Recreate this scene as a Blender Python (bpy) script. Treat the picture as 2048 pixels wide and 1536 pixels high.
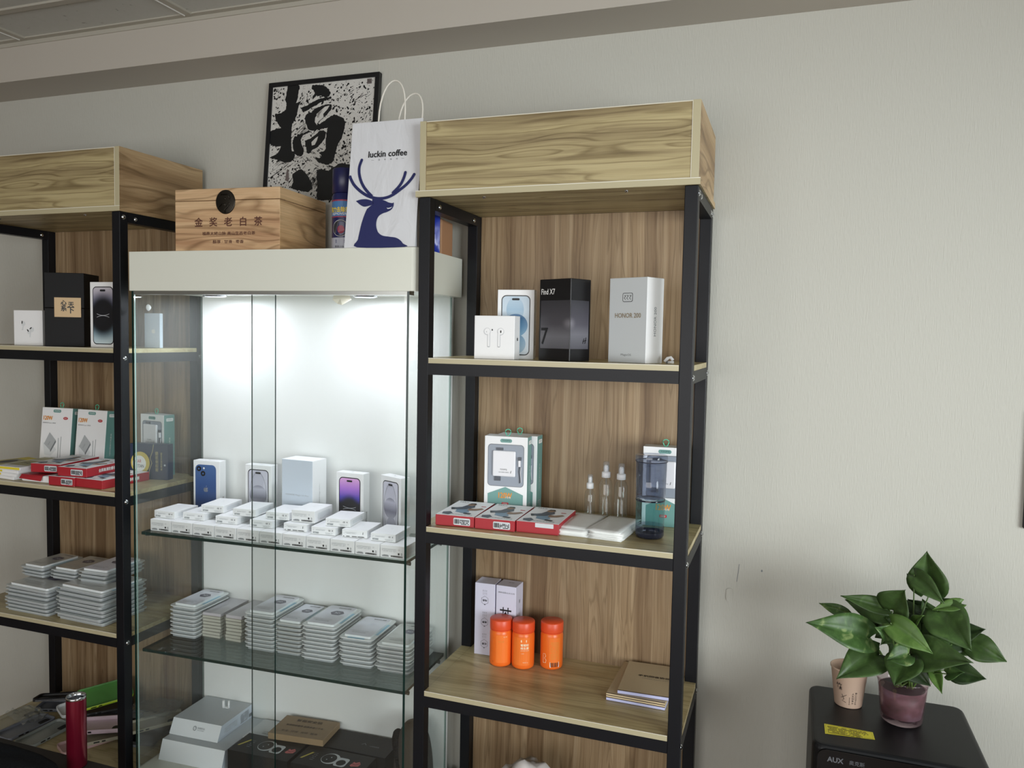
import bpy, bmesh, math, random
from mathutils import Matrix, Vector
random.seed(7)
S = bpy.context.scene
for o in list(S.objects):
    bpy.data.objects.remove(o)
PI = math.pi
# ---------------------------------------------------------------- camera
cd = bpy.data.cameras.new('camera'); cam = bpy.data.objects.new('camera', cd); S.collection.objects.link(cam)
YAW, PITCH, ROLL, FPX = -0.3399, -0.0599, 0.0191, 1574.3
fw = Vector((math.sin(YAW)*math.cos(PITCH), math.cos(YAW)*math.cos(PITCH), math.sin(PITCH)))
rt = fw.cross(Vector((0, 0, 1))).normalized(); up = rt.cross(fw)
r2 = math.cos(ROLL)*rt + math.sin(ROLL)*up; u2 = -math.sin(ROLL)*rt + math.cos(ROLL)*up
m = Matrix((r2, u2, -fw)).transposed().to_4x4(); m.translation = Vector((0.8285, -2.0119, 1.5728))
cam.matrix_world = m
cd.sensor_width = 36; cd.lens = FPX/2048*36; cd.clip_start = 0.02
S.camera = cam
# ---------------------------------------------------------------- world, daylight, exposure
S.view_settings.view_transform = 'Standard'; S.view_settings.look = 'None'
S.view_settings.gamma = 1; S.view_settings.use_curve_mapping = False
S.view_settings.exposure = 0.0
w = bpy.data.worlds.new('sky'); S.world = w; w.use_nodes = True
w.node_tree.nodes['Background'].inputs[0].default_value = (.75, .85, 1, 1)
w.node_tree.nodes['Background'].inputs[1].default_value = 1.0

def area(name, loc, target, sx, sy, power, col):
    l = bpy.data.lights.new(name, 'AREA'); l.shape = 'RECTANGLE'; l.size = sx; l.size_y = sy
    l.energy = power; l.color = col
    o = bpy.data.objects.new(name, l); S.collection.objects.link(o)
    o.location = loc; d = Vector(target)-Vector(loc)
    o.rotation_euler = d.to_track_quat('-Z', 'Y').to_euler()
    return o
# daylight lamps added at two assumed, unseen windows (right wall, and the wall behind the photographer)
area('added_right_daylight', (3.08, -2.33, 1.35), (.80, 0, 1.35), 1.9, 1.4, 15, (.94, .985, 1.0)).data.spread = 1.05
area('added_rear_daylight', (-0.1, -4.2, 1.35), (-0.2, 0, 1.15), 3.2, 1.4, 54, (1.0, .955, .91))

# ---------------------------------------------------------------- materials
def srgb(c):
    return tuple((x/12.92 if x <= .04045 else ((x+.055)/1.055)**2.4) for x in [v/255 for v in c])
MATS = {}
def mat(name, rgb=None, rough=.5, metal=0, spec=.5, **k):
    if name in MATS: return MATS[name]
    m = bpy.data.materials.new(name); m.use_nodes = True; MATS[name] = m
    p = m.node_tree.nodes['Principled BSDF']
    if rgb is not None: p.inputs['Base Color'].default_value = (*srgb(rgb), 1)
    p.inputs['Roughness'].default_value = rough; p.inputs['Metallic'].default_value = metal
    p.inputs['Specular IOR Level'].default_value = spec
    if 'emit' in k:
        p.inputs['Emission Color'].default_value = (*srgb(k['ecol']), 1); p.inputs['Emission Strength'].default_value = k['emit']
    if 'coat' in k: p.inputs['Coat Weight'].default_value = k['coat']
    return m
def nodes(m): return m.node_tree.nodes, m.node_tree.links, m.node_tree.nodes['Principled BSDF']
def ramp(N, stops):
    r = N.new('ShaderNodeValToRGB'); e = r.color_ramp.elements
    while len(e) < len(stops): e.new(.5)
    for i, (p, c) in enumerate(stops):
        e[i].position = p; e[i].color = (*srgb(c), 1)
    return r
def mapping(N, L, scale, coord='Object', loc=(0, 0, 0)):
    t = N.new('ShaderNodeTexCoord'); mp = N.new('ShaderNodeMapping')
    mp.inputs['Scale'].default_value = scale; mp.inputs['Location'].default_value = loc
    L.new(t.outputs[coord], mp.inputs['Vector']); return mp
def noise(N, L, vec, scale, detail=3, dist=0, rough=.5):
    n = N.new('ShaderNodeTexNoise'); n.inputs['Scale'].default_value = scale; n.inputs['Detail'].default_value = detail
    n.inputs['Distortion'].default_value = dist; n.inputs['Roughness'].default_value = rough
    L.new(vec.outputs[0], n.inputs['Vector']); return n
def bump(N, L, src, p, strength, dist):
    b = N.new('ShaderNodeBump'); b.inputs['Strength'].default_value = strength; b.inputs['Distance'].default_value = dist
    L.new(src, b.inputs['Height']); L.new(b.outputs[0], p.inputs['Normal']); return b

def wallpaper(name, rgb):
    m = mat(name, rgb, .75, spec=.2); N, L, p = nodes(m)
    a = noise(N, L, mapping(N, L, (430, 430, 45)), 1, 2)
    b = noise(N, L, mapping(N, L, (170, 170, 26)), 1, 1)
    r = N.new('ShaderNodeMapRange'); r.inputs[1].default_value = .56; r.inputs[2].default_value = .72
    L.new(b.outputs[0], r.inputs[0])
    ad = N.new('ShaderNodeMath'); ad.operation = 'MULTIPLY_ADD'; ad.inputs[1].default_value = .28
    L.new(r.outputs[0], ad.inputs[0]); L.new(a.outputs[0], ad.inputs[2])
    bump(N, L, ad.outputs[0], p, .55, .0011)
    return m
def wood(name, stops, along, rough=.45, seed=0, planks=None, freq=26, veins=.75):
    """laminate: streaks running along one axis ('x','y','z')"""
    m = mat(name, (150, 130, 90), rough, spec=.4); N, L, p = nodes(m)
    sc = {'x': (.8, freq, freq), 'y': (freq, .8, freq), 'z': (freq, freq, .8)}[along]
    v = mapping(N, L, sc, loc=(seed*3.1, seed*1.7, seed*2.3))
    warp = noise(N, L, mapping(N, L, tuple(2.0 if s < 2 else 7 for s in sc), loc=(seed, 0, seed)), 1, 2)
    mx = N.new('ShaderNodeVectorMath'); mx.operation = 'MULTIPLY_ADD'
    mx.inputs[1].default_value = (1.5, 1.5, 1.5)
    L.new(warp.outputs['Color'], mx.inputs[0]); L.new(v.outputs[0], mx.inputs[2])
    n1 = noise(N, L, mx, 1, 5, .6, .62)
    r = ramp(N, stops); L.new(n1.outputs[0], r.inputs[0]); col = r.outputs[0]
    fine = noise(N, L, mapping(N, L, tuple((6 if s < 2 else 420) for s in sc)), 1, 2)
    mm = N.new('ShaderNodeMix'); mm.data_type = 'RGBA'; mm.blend_type = 'MULTIPLY'; mm.inputs[0].default_value = .35
    fr = ramp(N, [(.3, (190, 185, 175)), (.7, (255, 255, 255))]); L.new(fine.outputs[0], fr.inputs[0])
    L.new(col, mm.inputs[6]); L.new(fr.outputs[0], mm.inputs[7]); col = mm.outputs[2]
    if veins:       # thin dark growth lines
        v4 = mapping(N, L, tuple((.55 if s < 2 else freq*.55) for s in sc), loc=(seed*5.3, seed, seed*4.1))
        m4 = N.new('ShaderNodeVectorMath'); m4.operation = 'MULTIPLY_ADD'; m4.inputs[1].default_value = (.9, .9, .9)
        L.new(warp.outputs['Color'], m4.inputs[0]); L.new(v4.outputs[0], m4.inputs[2])
        n4 = noise(N, L, m4, 1, 2.5, .4, .5)
        w_, k_ = (255, 255, 255), (178, 168, 152)
        vr = ramp(N, [(.36, w_), (.385, k_), (.40, w_), (.47, w_), (.485, k_), (.50, w_), (.56, w_), (.58, k_), (.60, w_), (.655, w_), (.665, k_), (.685, w_)]); L.new(n4.outputs[0], vr.inputs[0])
        m5 = N.new('ShaderNodeMix'); m5.data_type = 'RGBA'; m5.blend_type = 'MULTIPLY'; m5.inputs[0].default_value = veins
        L.new(col, m5.inputs[6]); L.new(vr.outputs[0], m5.inputs[7]); col = m5.outputs[2]
    if planks:
        ax, wd, lo, hi = planks
        vs = [0, 0, 0]; vs['xyz'.index(ax)] = 1
        v2 = mapping(N, L, tuple(1/wd if q else 0.0 for q in vs))
        wn = N.new('ShaderNodeTexNoise'); wn.inputs['Scale'].default_value = 1; wn.inputs['Detail'].default_value = 1
        sn = N.new('ShaderNodeVectorMath'); sn.operation = 'FLOOR'; L.new(v2.outputs[0], sn.inputs[0])
        wh = N.new('ShaderNodeTexWhiteNoise'); L.new(sn.outputs[0], wh.inputs['Vector'])
        pr = ramp(N, [(0, lo), (1, hi)]); L.new(wh.outputs['Value'], pr.inputs[0])
        m3 = N.new('ShaderNodeMix'); m3.data_type = 'RGBA'; m3.blend_type = 'MULTIPLY'; m3.inputs[0].default_value = 1
        L.new(col, m3.inputs[6]); L.new(pr.outputs[0], m3.inputs[7]); col = m3.outputs[2]
    L.new(col, p.inputs['Base Color'])
    return m
def glass(name, tint, refl=1.0, haze=0.0, hazecol=(200, 205, 200)):
    m = bpy.data.materials.new(name); m.use_nodes = True; MATS[name] = m
    N, L = m.node_tree.nodes, m.node_tree.links
    N.remove(N['Principled BSDF']); out = N['Material Output']
    t = N.new('ShaderNodeBsdfTransparent'); t.inputs[0].default_value = (*tint, 1)
    g = N.new('ShaderNodeBsdfGlossy'); g.inputs['Roughness'].default_value = 0.02
    f = N.new('ShaderNodeLayerWeight'); f.inputs[0].default_value = .5      # thin pane: Schlick reflectance, same from both sides
    pw = N.new('ShaderNodeMath'); pw.operation = 'POWER'; pw.inputs[1].default_value = 5; L.new(f.outputs['Facing'], pw.inputs[0])
    fm = N.new('ShaderNodeMath'); fm.operation = 'MULTIPLY_ADD'; fm.inputs[1].default_value = .9*min(refl, 1); fm.inputs[2].default_value = .035*refl; L.new(pw.outputs[0], fm.inputs[0])
    x = N.new('ShaderNodeMixShader'); L.new(fm.outputs[0], x.inputs[0]); L.new(t.outputs[0], x.inputs[1]); L.new(g.outputs[0], x.inputs[2])
    last = x
    if haze:
        d = N.new('ShaderNodeBsdfDiffuse'); d.inputs[0].default_value = (*srgb(hazecol), 1)
        y = N.new('ShaderNodeMixShader'); y.inputs[0].default_value = haze
        L.new(x.outputs[0], y.inputs[1]); L.new(d.outputs[0], y.inputs[2]); last = y
    L.new(last.outputs[0], out.inputs[0]); return m
def uvramp(name, stops, rough=.35, radial=None, coat=0):
    """printed colour ramp over a decal: bottom (0) to top (1); radial = (colour, cx, cy, r0, r1) dark bloom"""
    m = mat(name, (128, 128, 128), rough); N, L, p = nodes(m)
    t = N.new('ShaderNodeTexCoord'); s = N.new('ShaderNodeSeparateXYZ'); L.new(t.outputs['UV'], s.inputs[0])
    r = ramp(N, stops); L.new(s.outputs[1], r.inputs[0]); col = r.outputs[0]
    if radial:
        c, cx, cy, a, b = radial
        d = N.new('ShaderNodeVectorMath'); d.operation = 'DISTANCE'; d.inputs[1].default_value = (cx, cy*2, 0)
        mp = N.new('ShaderNodeMapping'); mp.inputs['Scale'].default_value = (1, 2, 1); L.new(t.outputs['UV'], mp.inputs[0]); L.new(mp.outputs[0], d.inputs[0])
        q = N.new('ShaderNodeMapRange'); q.inputs[1].default_value = b; q.inputs[2].default_value = a; q.interpolation_type = 'SMOOTHSTEP'
        L.new(d.outputs['Value'], q.inputs[0])
        mm = N.new('ShaderNodeMix'); mm.data_type = 'RGBA'; L.new(q.outputs[0], mm.inputs[0]); L.new(col, mm.inputs[6]); mm.inputs[7].default_value = (*srgb(c), 1)
        col = mm.outputs[2]
    L.new(col, p.inputs['Base Color']); return m

wallpaper('wallpaper', (189, 188, 179)); wallpaper('wallpaper_front', (186, 185, 176))
mat('beam_paint', (188, 182, 172), .8, spec=.2)
FAS = [(.25, (118, 100, 72)), (.42, (160, 144, 106)), (.55, (186, 171, 128)), (.75, (200, 188, 148))]
wood('laminate_front', FAS, 'x', seed=1, freq=26)
wood('laminate_shelf', [(.25, (150, 132, 96)), (.42, (188, 172, 128)), (.6, (206, 192, 148)), (.8, (214, 202, 162))], 'x', seed=4, freq=18, rough=.32, veins=.45)
wood('laminate_side', [(.25, (122, 96, 66)), (.45, (172, 142, 104)), (.6, (200, 172, 132)), (.8, (210, 186, 148))], 'y', seed=2, freq=16)
wood('laminate_back', [(.22, (112, 90, 68)), (.40, (156, 132, 102)), (.60, (178, 156, 126)), (.8, (196, 178, 150))], 'z', seed=3, freq=44, veins=.5, planks=('x', .047, (196, 186, 176), (255, 254, 250)))
mat('laminate_edge', (184, 175, 143), .4)
mat('lit_edge', (226, 222, 205), .35)  # lit board edges, put into the colour as a pale tone
wood('pine', [(.3, (176, 136, 100)), (.42, (204, 168, 128)), (.6, (220, 190, 150)), (.8, (228, 202, 164))], 'x', seed=5, freq=16, rough=.55)
wood('pine_side', [(.3, (160, 116, 74)), (.42, (206, 166, 120)), (.6, (226, 190, 144)), (.8, (234, 202, 160))], 'y', seed=6, freq=14, rough=.55)
mat('black_steel', (15, 17, 22), .42, spec=.3)
mat('chrome', (205, 208, 212), .18, metal=1)
mat('aluminium', (188, 190, 186), .32, metal=1)
mat('white_lacquer', (222, 224, 212), .28)
mat('white_board', (236, 238, 236), .42)
glass('clear_glass', (.975, .988, .984), 1.0, .012); glass('side_glass', (.95, .972, .962), 1.0, .045, (180, 184, 182))
glass('shelf_glass_shaded', (.47, .52, .51), .8, .02, (90, 98, 96)); glass('shelf_glass_lit', (.80, .85, .84), .8, .02, (120, 130, 126))  # same glass: lower tint carries the dimness below, upper kept pale as lit
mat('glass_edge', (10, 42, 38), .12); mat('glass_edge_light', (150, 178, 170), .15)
mat('card_white', (240, 241, 242), .5, spec=.3); mat('card_offwhite', (222, 226, 228), .45)
mat('ink_grey', (120, 124, 128), .6); mat('ink_light', (178, 182, 184), .6); mat('ink_black', (18, 20, 24), .5)
mat('print_white', (240, 240, 238), .5); mat('ink_gold', (150, 135, 110), .45); mat('apple_silver', (196, 200, 206), .3)
mat('ink_brown', (84, 44, 30), .6)
# traced outlines of the printed artwork (metres, in the plane of the sheet or bag) and leaf axes
ANT=[
[(-0.0021,0.1741),(0.0006,0.1724),(0.0158,0.154),(0.0351,0.1371),(0.0556,0.1251),(0.0755,0.1188),(0.0932,0.1172),(0.1105,0.1196),(0.1273,0.1268),(0.1405,0.1356),(0.1568,0.1474),(0.1695,0.1608),(0.1762,0.1714)],
[(0.0326,0.214),(0.0274,0.1983),(0.0279,0.1822),(0.0328,0.166),(0.0419,0.1496),(0.0549,0.1346),(0.0663,0.1246)],
[(0.1529,0.1773),(0.1502,0.1665),(0.1444,0.1526),(0.1349,0.1405),(0.1236,0.1301)]]
DEER=[
[(0.0692,0.1191),(0.0898,0.1157),(0.1042,0.1111),(0.1132,0.1069),(0.1238,0.1049),(0.1271,0.1064),(0.1274,0.0985),(0.1247,0.0924),(0.1199,0.0878),(0.1098,0.0835),(0.0995,0.0807),(0.0895,0.0747),(0.0849,0.0654),(0.084,0.0544),(0.0866,0.0433),(0.0926,0.0337),(0.1036,0.0272),(0.1212,0.0242),(0.1386,0.0216),(0.1511,0.0151),(0.1586,0.0072),(0.1633,-0.0013),(0.0358,0.0004),(0.0372,0.0193),(0.0408,0.0414),(0.0446,0.0604),(0.0503,0.0792),(0.0563,0.0933),(0.0663,0.1008),(0.0714,0.1038),(0.0691,0.1102)],
[(0.0244,0.1136),(0.0366,0.1169),(0.0509,0.1173),(0.0635,0.1143),(0.0728,0.1085),(0.0715,0.1032),(0.0628,0.101),(0.0487,0.099),(0.0377,0.1035)]]
DMOUTH=[
[(0.1089,0.0942),(0.1127,0.0909),(0.1195,0.0919),(0.1244,0.0961),(0.1194,0.0944),(0.1132,0.0934)]]
BTXT=[
[(0.0507,0.221),(0.1549,0.2205),(0.0495,0.2354),(0.0594,0.2131),(0.1487,0.2111)]]
INK=[
[(0.0645,0.5168),(0.0716,0.5186),(0.0848,0.5187),(0.0993,0.5187),(0.1069,0.513),(0.1036,0.4983),(0.1017,0.4835),(0.0972,0.4651),(0.1114,0.4689),(0.1156,0.4711),(0.1065,0.4556),(0.1024,0.431),(0.0948,0.4141),(0.0869,0.4022),(0.0869,0.3822),(0.0876,0.3497),(0.0908,0.3246),(0.1012,0.3215),(0.1035,0.3089),(0.0985,0.2968),(0.0887,0.2911),(0.0683,0.291),(0.0533,0.2969),(0.0322,0.3031),(0.0156,0.3078),(0.0227,0.3124),(0.0358,0.3154),(0.0455,0.3236),(0.0508,0.3321),(0.0518,0.3395),(0.0386,0.3391),(0.0265,0.3424),(0.011,0.3522),(0.0084,0.3675),(0.0074,0.3827),(0.0173,0.3896),(0.0377,0.3932),(0.0509,0.3943),(0.0398,0.4056),(0.0317,0.4163),(0.0248,0.4307),(0.0272,0.438),(0.0463,0.4391),(0.0633,0.4491),(0.0637,0.4641),(0.0584,0.4771),(0.0605,0.4895),(0.0624,0.5044)],
[(0.1472,0.5131),(0.1629,0.5129),(0.1801,0.5109),(0.1946,0.5052),(0.2065,0.4955),(0.2115,0.484),(0.2091,0.4768),(0.1967,0.4729),(0.1793,0.4794),(0.1651,0.4806),(0.1515,0.4706),(0.1523,0.4792),(0.1588,0.4885),(0.1525,0.4978),(0.1464,0.5045)],
[(0.1169,0.451),(0.1326,0.4535),(0.1492,0.4621),(0.1714,0.4701),(0.1939,0.4732),(0.2163,0.4737),(0.2153,0.4677),(0.2,0.4653),(0.1779,0.4585),(0.1558,0.4492),(0.1392,0.4406),(0.1223,0.4349),(0.1175,0.4423)],
[(0.1293,0.4165),(0.1343,0.4285),(0.1439,0.434),(0.1512,0.4322),(0.1537,0.4369),(0.1758,0.4475),(0.1981,0.4519),(0.215,0.4518),(0.2188,0.4453),(0.2161,0.4345),(0.203,0.4208),(0.1868,0.4097),(0.1708,0.3949),(0.1819,0.3978),(0.1983,0.4064),(0.2145,0.4162),(0.2282,0.4213),(0.2454,0.4139),(0.2595,0.4091),(0.266,0.394),(0.2645,0.3747),(0.2578,0.3508),(0.2476,0.3369),(0.2405,0.3178),(0.2365,0.2937),(0.229,0.2807),(0.2153,0.2759),(0.1954,0.2802),(0.1807,0.2884),(0.1715,0.3),(0.1858,0.2967),(0.1938,0.3035),(0.1847,0.3139),(0.1987,0.3155),(0.2067,0.3224),(0.2043,0.3372),(0.2053,0.3641),(0.2082,0.3836),(0.1943,0.3821),(0.1774,0.3808),(0.1577,0.3785),(0.1431,0.3833),(0.1365,0.3961)],
[(0.0917,0.3545),(0.0983,0.364),(0.1152,0.3703),(0.1322,0.3741),(0.1432,0.3808),(0.1549,0.377),(0.1409,0.3723),(0.1269,0.367),(0.1206,0.355),(0.1229,0.3425),(0.1325,0.327),(0.1321,0.3122),(0.1254,0.3051),(0.1107,0.3085),(0.1016,0.3152),(0.0947,0.3318)],
[(0.1337,0.3517),(0.1506,0.3555),(0.1672,0.3643),(0.1806,0.3757),(0.1946,0.3772),(0.2049,0.3703),(0.2031,0.3545),(0.1914,0.3405),(0.178,0.3291),(0.1614,0.3227),(0.1507,0.3123),(0.1434,0.314),(0.1412,0.3265),(0.1376,0.3366)],
[(0.0971,0.2546),(0.1138,0.2636),(0.1278,0.2691),(0.1399,0.2598),(0.1523,0.2468),(0.165,0.2265),(0.169,0.2091),(0.1554,0.1999),(0.1323,0.2034),(0.0941,0.2137),(0.103,0.2319)],
[(0.1796,0.2626),(0.1964,0.2654),(0.2193,0.2581),(0.2408,0.2715),(0.2597,0.279),(0.2862,0.2739),(0.3019,0.2634),(0.3079,0.1701),(0.1855,0.175),(0.1846,0.2084)]]
HOLE=[
[(0.1645,0.404),(0.1651,0.4163),(0.1768,0.4327),(0.1957,0.446),(0.211,0.4484),(0.2047,0.4379),(0.1914,0.4254),(0.1935,0.4154),(0.1786,0.4054),(0.1707,0.3961)],
[(0.1591,0.3352),(0.157,0.3452),(0.1705,0.3567),(0.1787,0.361),(0.1753,0.349),(0.169,0.337)],
[(0.1687,0.4259),(0.1795,0.4349),(0.1905,0.4385),(0.1801,0.425),(0.1779,0.4153),(0.1717,0.4158)]]
SEAL=[
[(0.3294,0.5149),(0.3443,0.5147),(0.3452,0.5002),(0.3304,0.5003)],
[(0.0787,0.268),(0.0814,0.2716),(0.0849,0.2627),(0.0879,0.2401),(0.0855,0.2328),(0.0749,0.2383),(0.0766,0.2556)]]
TR=[
[(0.3688,0.5317),(-0.0001,0.5306)]]
LEAF=[
(1.113,-0.24,1.075,1.102,-0.25,1.155,0.063),
(1.083,-0.26,1.105,1.13,-0.3,1.067,0.032),
(0.994,-0.3,0.98,0.878,-0.34,1.008,0.06),
(1.032,-0.27,1.034,0.944,-0.27,1.05,0.028),
(1.029,-0.25,1.011,0.956,-0.22,1.028,0.036),
(0.958,-0.22,0.999,0.906,-0.2,1.007,0.019),
(1.04,-0.29,1.04,1.057,-0.31,1.088,0.057),
(1.014,-0.31,0.95,0.937,-0.37,0.914,0.06),
(1.037,-0.33,1.023,1.104,-0.36,0.986,0.041),
(1.124,-0.29,1.048,1.172,-0.34,0.995,0.065),
(1.156,-0.3,1.071,1.109,-0.3,1.052,0.015),
(1.19,-0.25,0.978,1.248,-0.27,0.958,0.044),
(1.163,-0.24,0.915,1.214,-0.27,0.918,0.039),
(1.075,-0.32,0.965,1.167,-0.38,0.987,0.06),
(1.064,-0.34,0.962,1.038,-0.38,0.921,0.057),
(1.062,-0.36,0.978,1.024,-0.37,0.965,0.036),
(1.035,-0.32,1.001,1.004,-0.34,1.016,0.028),
(1.076,-0.28,0.926,1.113,-0.3,0.899,0.039),
(1.118,-0.3,0.931,1.128,-0.33,0.9,0.018),
(1.136,-0.33,0.94,1.159,-0.35,0.955,0.023),
(1.106,-0.22,0.998,1.062,-0.2,1.023,0.045),
(1.102,-0.2,1.016,1.079,-0.2,1.038,0.036),
(1.126,-0.23,1.004,1.103,-0.22,1.048,0.036),
(1.111,-0.26,0.994,1.123,-0.27,1.036,0.042),
(1.094,-0.28,0.999,1.118,-0.3,0.985,0.049),
(1.136,-0.24,0.978,1.202,-0.24,0.976,0.049),
(1.167,-0.22,0.969,1.201,-0.24,0.951,0.042),
(1.015,-0.24,0.982,0.993,-0.22,1.004,0.036),
(1.052,-0.26,0.979,1.021,-0.3,0.97,0.036),
(1.079,-0.3,1.021,1.088,-0.33,1.048,0.019),
(1.152,-0.26,0.976,1.12,-0.27,0.993,0.039),
(1.031,-0.24,0.994,1.013,-0.24,1.017,0.029),
(1.067,-0.24,0.999,1.048,-0.25,1.031,0.036),
(1.085,-0.27,0.945,1.108,-0.3,0.936,0.039),
]

# ---------------------------------------------------------------- mesh builder
TXT = {}
def text_mesh(s):
    if s in TXT: return TXT[s]
    c = bpy.data.curves.new('t', 'FONT'); c.body = s; c.resolution_u = 2
    o = bpy.data.objects.new('t', c); S.collection.objects.link(o); bpy.context.view_layer.update()
    me = o.to_mesh(); v = [x.co.to_2d() for x in me.vertices]; f = [tuple(p.vertices) for p in me.polygons]
    o.to_mesh_clear(); bpy.data.objects.remove(o); bpy.data.curves.remove(c)
    x0 = min(p.x for p in v); x1 = max(p.x for p in v); y0 = min(p.y for p in v); y1 = max(p.y for p in v)
    TXT[s] = (v, f, x0, x1, y0, y1); return TXT[s]
class B:
    def __init__(s): s.v = []; s.f = []; s.mi = []; s.uv = []; s.sm = []; s.mats = []; s.M = Matrix()
    def mid(s, m):
        if m not in s.mats: s.mats.append(m)
        return s.mats.index(m)
    def add(s, vs, fs, m, smooth=False, uv=None):
        b = len(s.v); s.v += [tuple(s.M @ Vector(p)) for p in vs]
        for k, f in enumerate(fs):
            s.f.append(tuple(b+i for i in f)); s.mi.append(s.mid(m[k] if isinstance(m, list) else m)); s.sm.append(smooth)
            s.uv.append([uv[i] if uv else (0, 0) for i in f])
        return s
    def box(s, x0, x1, y0, y1, z0, z1, m, bev=0, **k):
        """faces: F,R,K,L,T,D take a material by keyword"""
        if bev:
            bm = bmesh.new(); bmesh.ops.create_cube(bm, size=1)
            for v in bm.verts: v.co = Vector((x0+(v.co.x+.5)*(x1-x0), y0+(v.co.y+.5)*(y1-y0), z0+(v.co.z+.5)*(z1-z0)))
            bmesh.ops.bevel(bm, geom=bm.edges[:], offset=bev, segments=2, affect='EDGES', profile=.5)
            bm.normal_update(); bm.verts.index_update()
            ms = []
            for f in bm.faces:
                n = f.normal; key = None
                for kk, ax in (('F', (0, -1, 0)), ('R', (1, 0, 0)), ('K', (0, 1, 0)), ('L', (-1, 0, 0)), ('T', (0, 0, 1)), ('D', (0, 0, -1))):
                    if n.dot(Vector(ax)) > .9: key = kk
                ms.append(k.get(key, k.get('E', m)) if key is None or key in k else m)
            s.add([v.co[:] for v in bm.verts], [tuple(v.index for v in f.verts) for f in bm.faces], ms); bm.free(); return s
        v = [(x0, y0, z0), (x1, y0, z0), (x1, y1, z0), (x0, y1, z0), (x0, y0, z1), (x1, y0, z1), (x1, y1, z1), (x0, y1, z1)]
        f = [(0, 1, 5, 4), (1, 2, 6, 5), (2, 3, 7, 6), (3, 0, 4, 7), (4, 5, 6, 7), (3, 2, 1, 0)]
        return s.add(v, f, [k.get(q, m) for q in 'FRKLTD'])
    def prism(s, poly, z0, z1, m, F=None, smooth=False, top=None):
        n = len(poly); F = F or Matrix()
        v = [tuple(F @ Vector((x, y, z0))) for x, y in poly]+[tuple(F @ Vector((x, y, z1))) for x, y in poly]
        s.add(v, [tuple(range(n-1, -1, -1)), tuple(range(n, 2*n))], [m, top or m])
        s.add(v, [(i, (i+1) % n, n+(i+1) % n, n+i) for i in range(n)], m, smooth)
        return s
    def poly(s, F, pts, m, z=.0004, uv=True):
        xs = [p[0] for p in pts]; ys = [p[1] for p in pts]; a, b, c, d = min(xs), max(xs), min(ys), max(ys)
        u = [((x-a)/(b-a+1e-9), (y-c)/(d-c+1e-9)) for x, y in pts]
        ar = sum(pts[i][0]*pts[(i+1) % len(pts)][1]-pts[(i+1) % len(pts)][0]*pts[i][1] for i in range(len(pts)))
        idx = tuple(range(len(pts))) if ar > 0 else tuple(range(len(pts)-1, -1, -1))
        return s.add([tuple(F @ Vector((x, y, z))) for x, y in pts], [idx], m, uv=u)
    def rect(s, F, x0, x1, y0, y1, m, z=.0004): return s.poly(F, [(x0, y0), (x1, y0), (x1, y1), (x0, y1)], m, z)
    def ell(s, F, cx, cy, a, b, m, z=.0004, n=24): return s.poly(F, [(cx+a*math.cos(t*2*PI/n), cy+b*math.sin(t*2*PI/n)) for t in range(n)], m, z)
    def rr(s, F, x0, x1, y0, y1, r, m, z=.0004): return s.poly(F, rrect(x0, x1, y0, y1, r), m, z)
    def stroke(s, F, pts, w, m, z=.0004, cap=True):
        P = [Vector(p) for p in pts]; L = []; R = []
        for i, p in enumerate(P):
            d = (P[min(i+1, len(P)-1)]-P[max(i-1, 0)]); d = d.normalized() if d.length > 0 else Vector((1, 0)); n = Vector((-d.y, d.x))*w/2
            L.append(p+n); R.append(p-n)
        s.poly(F, [tuple(q) for q in L+R[::-1]], m, z)
        if cap:
            for q in (P[0], P[-1]): s.ell(F, q.x, q.y, w/2, w/2, m, z+.00008, 12)
        return s
    def text(s, F, t, x, y, h, m, w=None, z=.0005, center=True, rot=0, bold=0, mirror=False):
        v, f, x0, x1, y0, y1 = text_mesh(t); sy = h/(y1-y0); sx = (w/(x1-x0)) if w else sy
        ca, sa = math.cos(rot), math.sin(rot)
        offs = [(0, 0)] if not bold else [(-bold, 0), (bold, 0), (0, bold), (0, -bold)]
        for k, (ox, oy) in enumerate(offs):
            pts = []
            for p in v:
                a = (p.x-(x0+x1)/2)*sx+ox; b = (p.y-(y0+y1)/2)*sy+oy
                if not center: a += (x1-x0)/2*sx
                pts.append(tuple(F @ Vector((x+a*ca-b*sa, y+a*sa+b*ca, z+k*.00004))))
            s.add(pts, f, m)
        return s
    def lathe(s, prof, m, seg=32, c=(0, 0), smooth=True, mats=None):
        n = len(prof); v = []
        for i in range(seg):
            a = 2*PI*i/seg
            v += [(c[0]+r*math.cos(a), c[1]+r*math.sin(a), z) for r, z in prof]
        f = []; ms = []
        for i in range(seg):
            j = (i+1) % seg
            for k in range(n-1):
                f.append((i*n+k, j*n+k, j*n+k+1, i*n+k+1)); ms.append(mats[k] if mats else m)
        return s.add(v, f, ms, smooth)
    def tube(s, pts, r, m, seg=8, r1=None, smooth=True):
        P = [Vector(p) for p in pts]; n = len(P); v = []; r1 = r if r1 is None else r1
        ref = Vector((0, 0, 1))
        if abs((P[-1]-P[0]).normalized().dot(ref)) > .9: ref = Vector((1, 0, 0))
        for i, p in enumerate(P):
            d = (P[min(i+1, n-1)]-P[max(i-1, 0)]).normalized(); a = d.cross(ref).normalized(); b = d.cross(a); rr_ = r+(r1-r)*i/(n-1)
            v += [tuple(p+rr_*(math.cos(2*PI*k/seg)*a+math.sin(2*PI*k/seg)*b)) for k in range(seg)]
        f = [(i*seg+k, i*seg+(k+1) % seg, (i+1)*seg+(k+1) % seg, (i+1)*seg+k) for i in range(n-1) for k in range(seg)]
        f += [tuple(range(seg-1, -1, -1)), tuple((n-1)*seg+k for k in range(seg))]
        return s.add(v, f, m, smooth)
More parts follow.
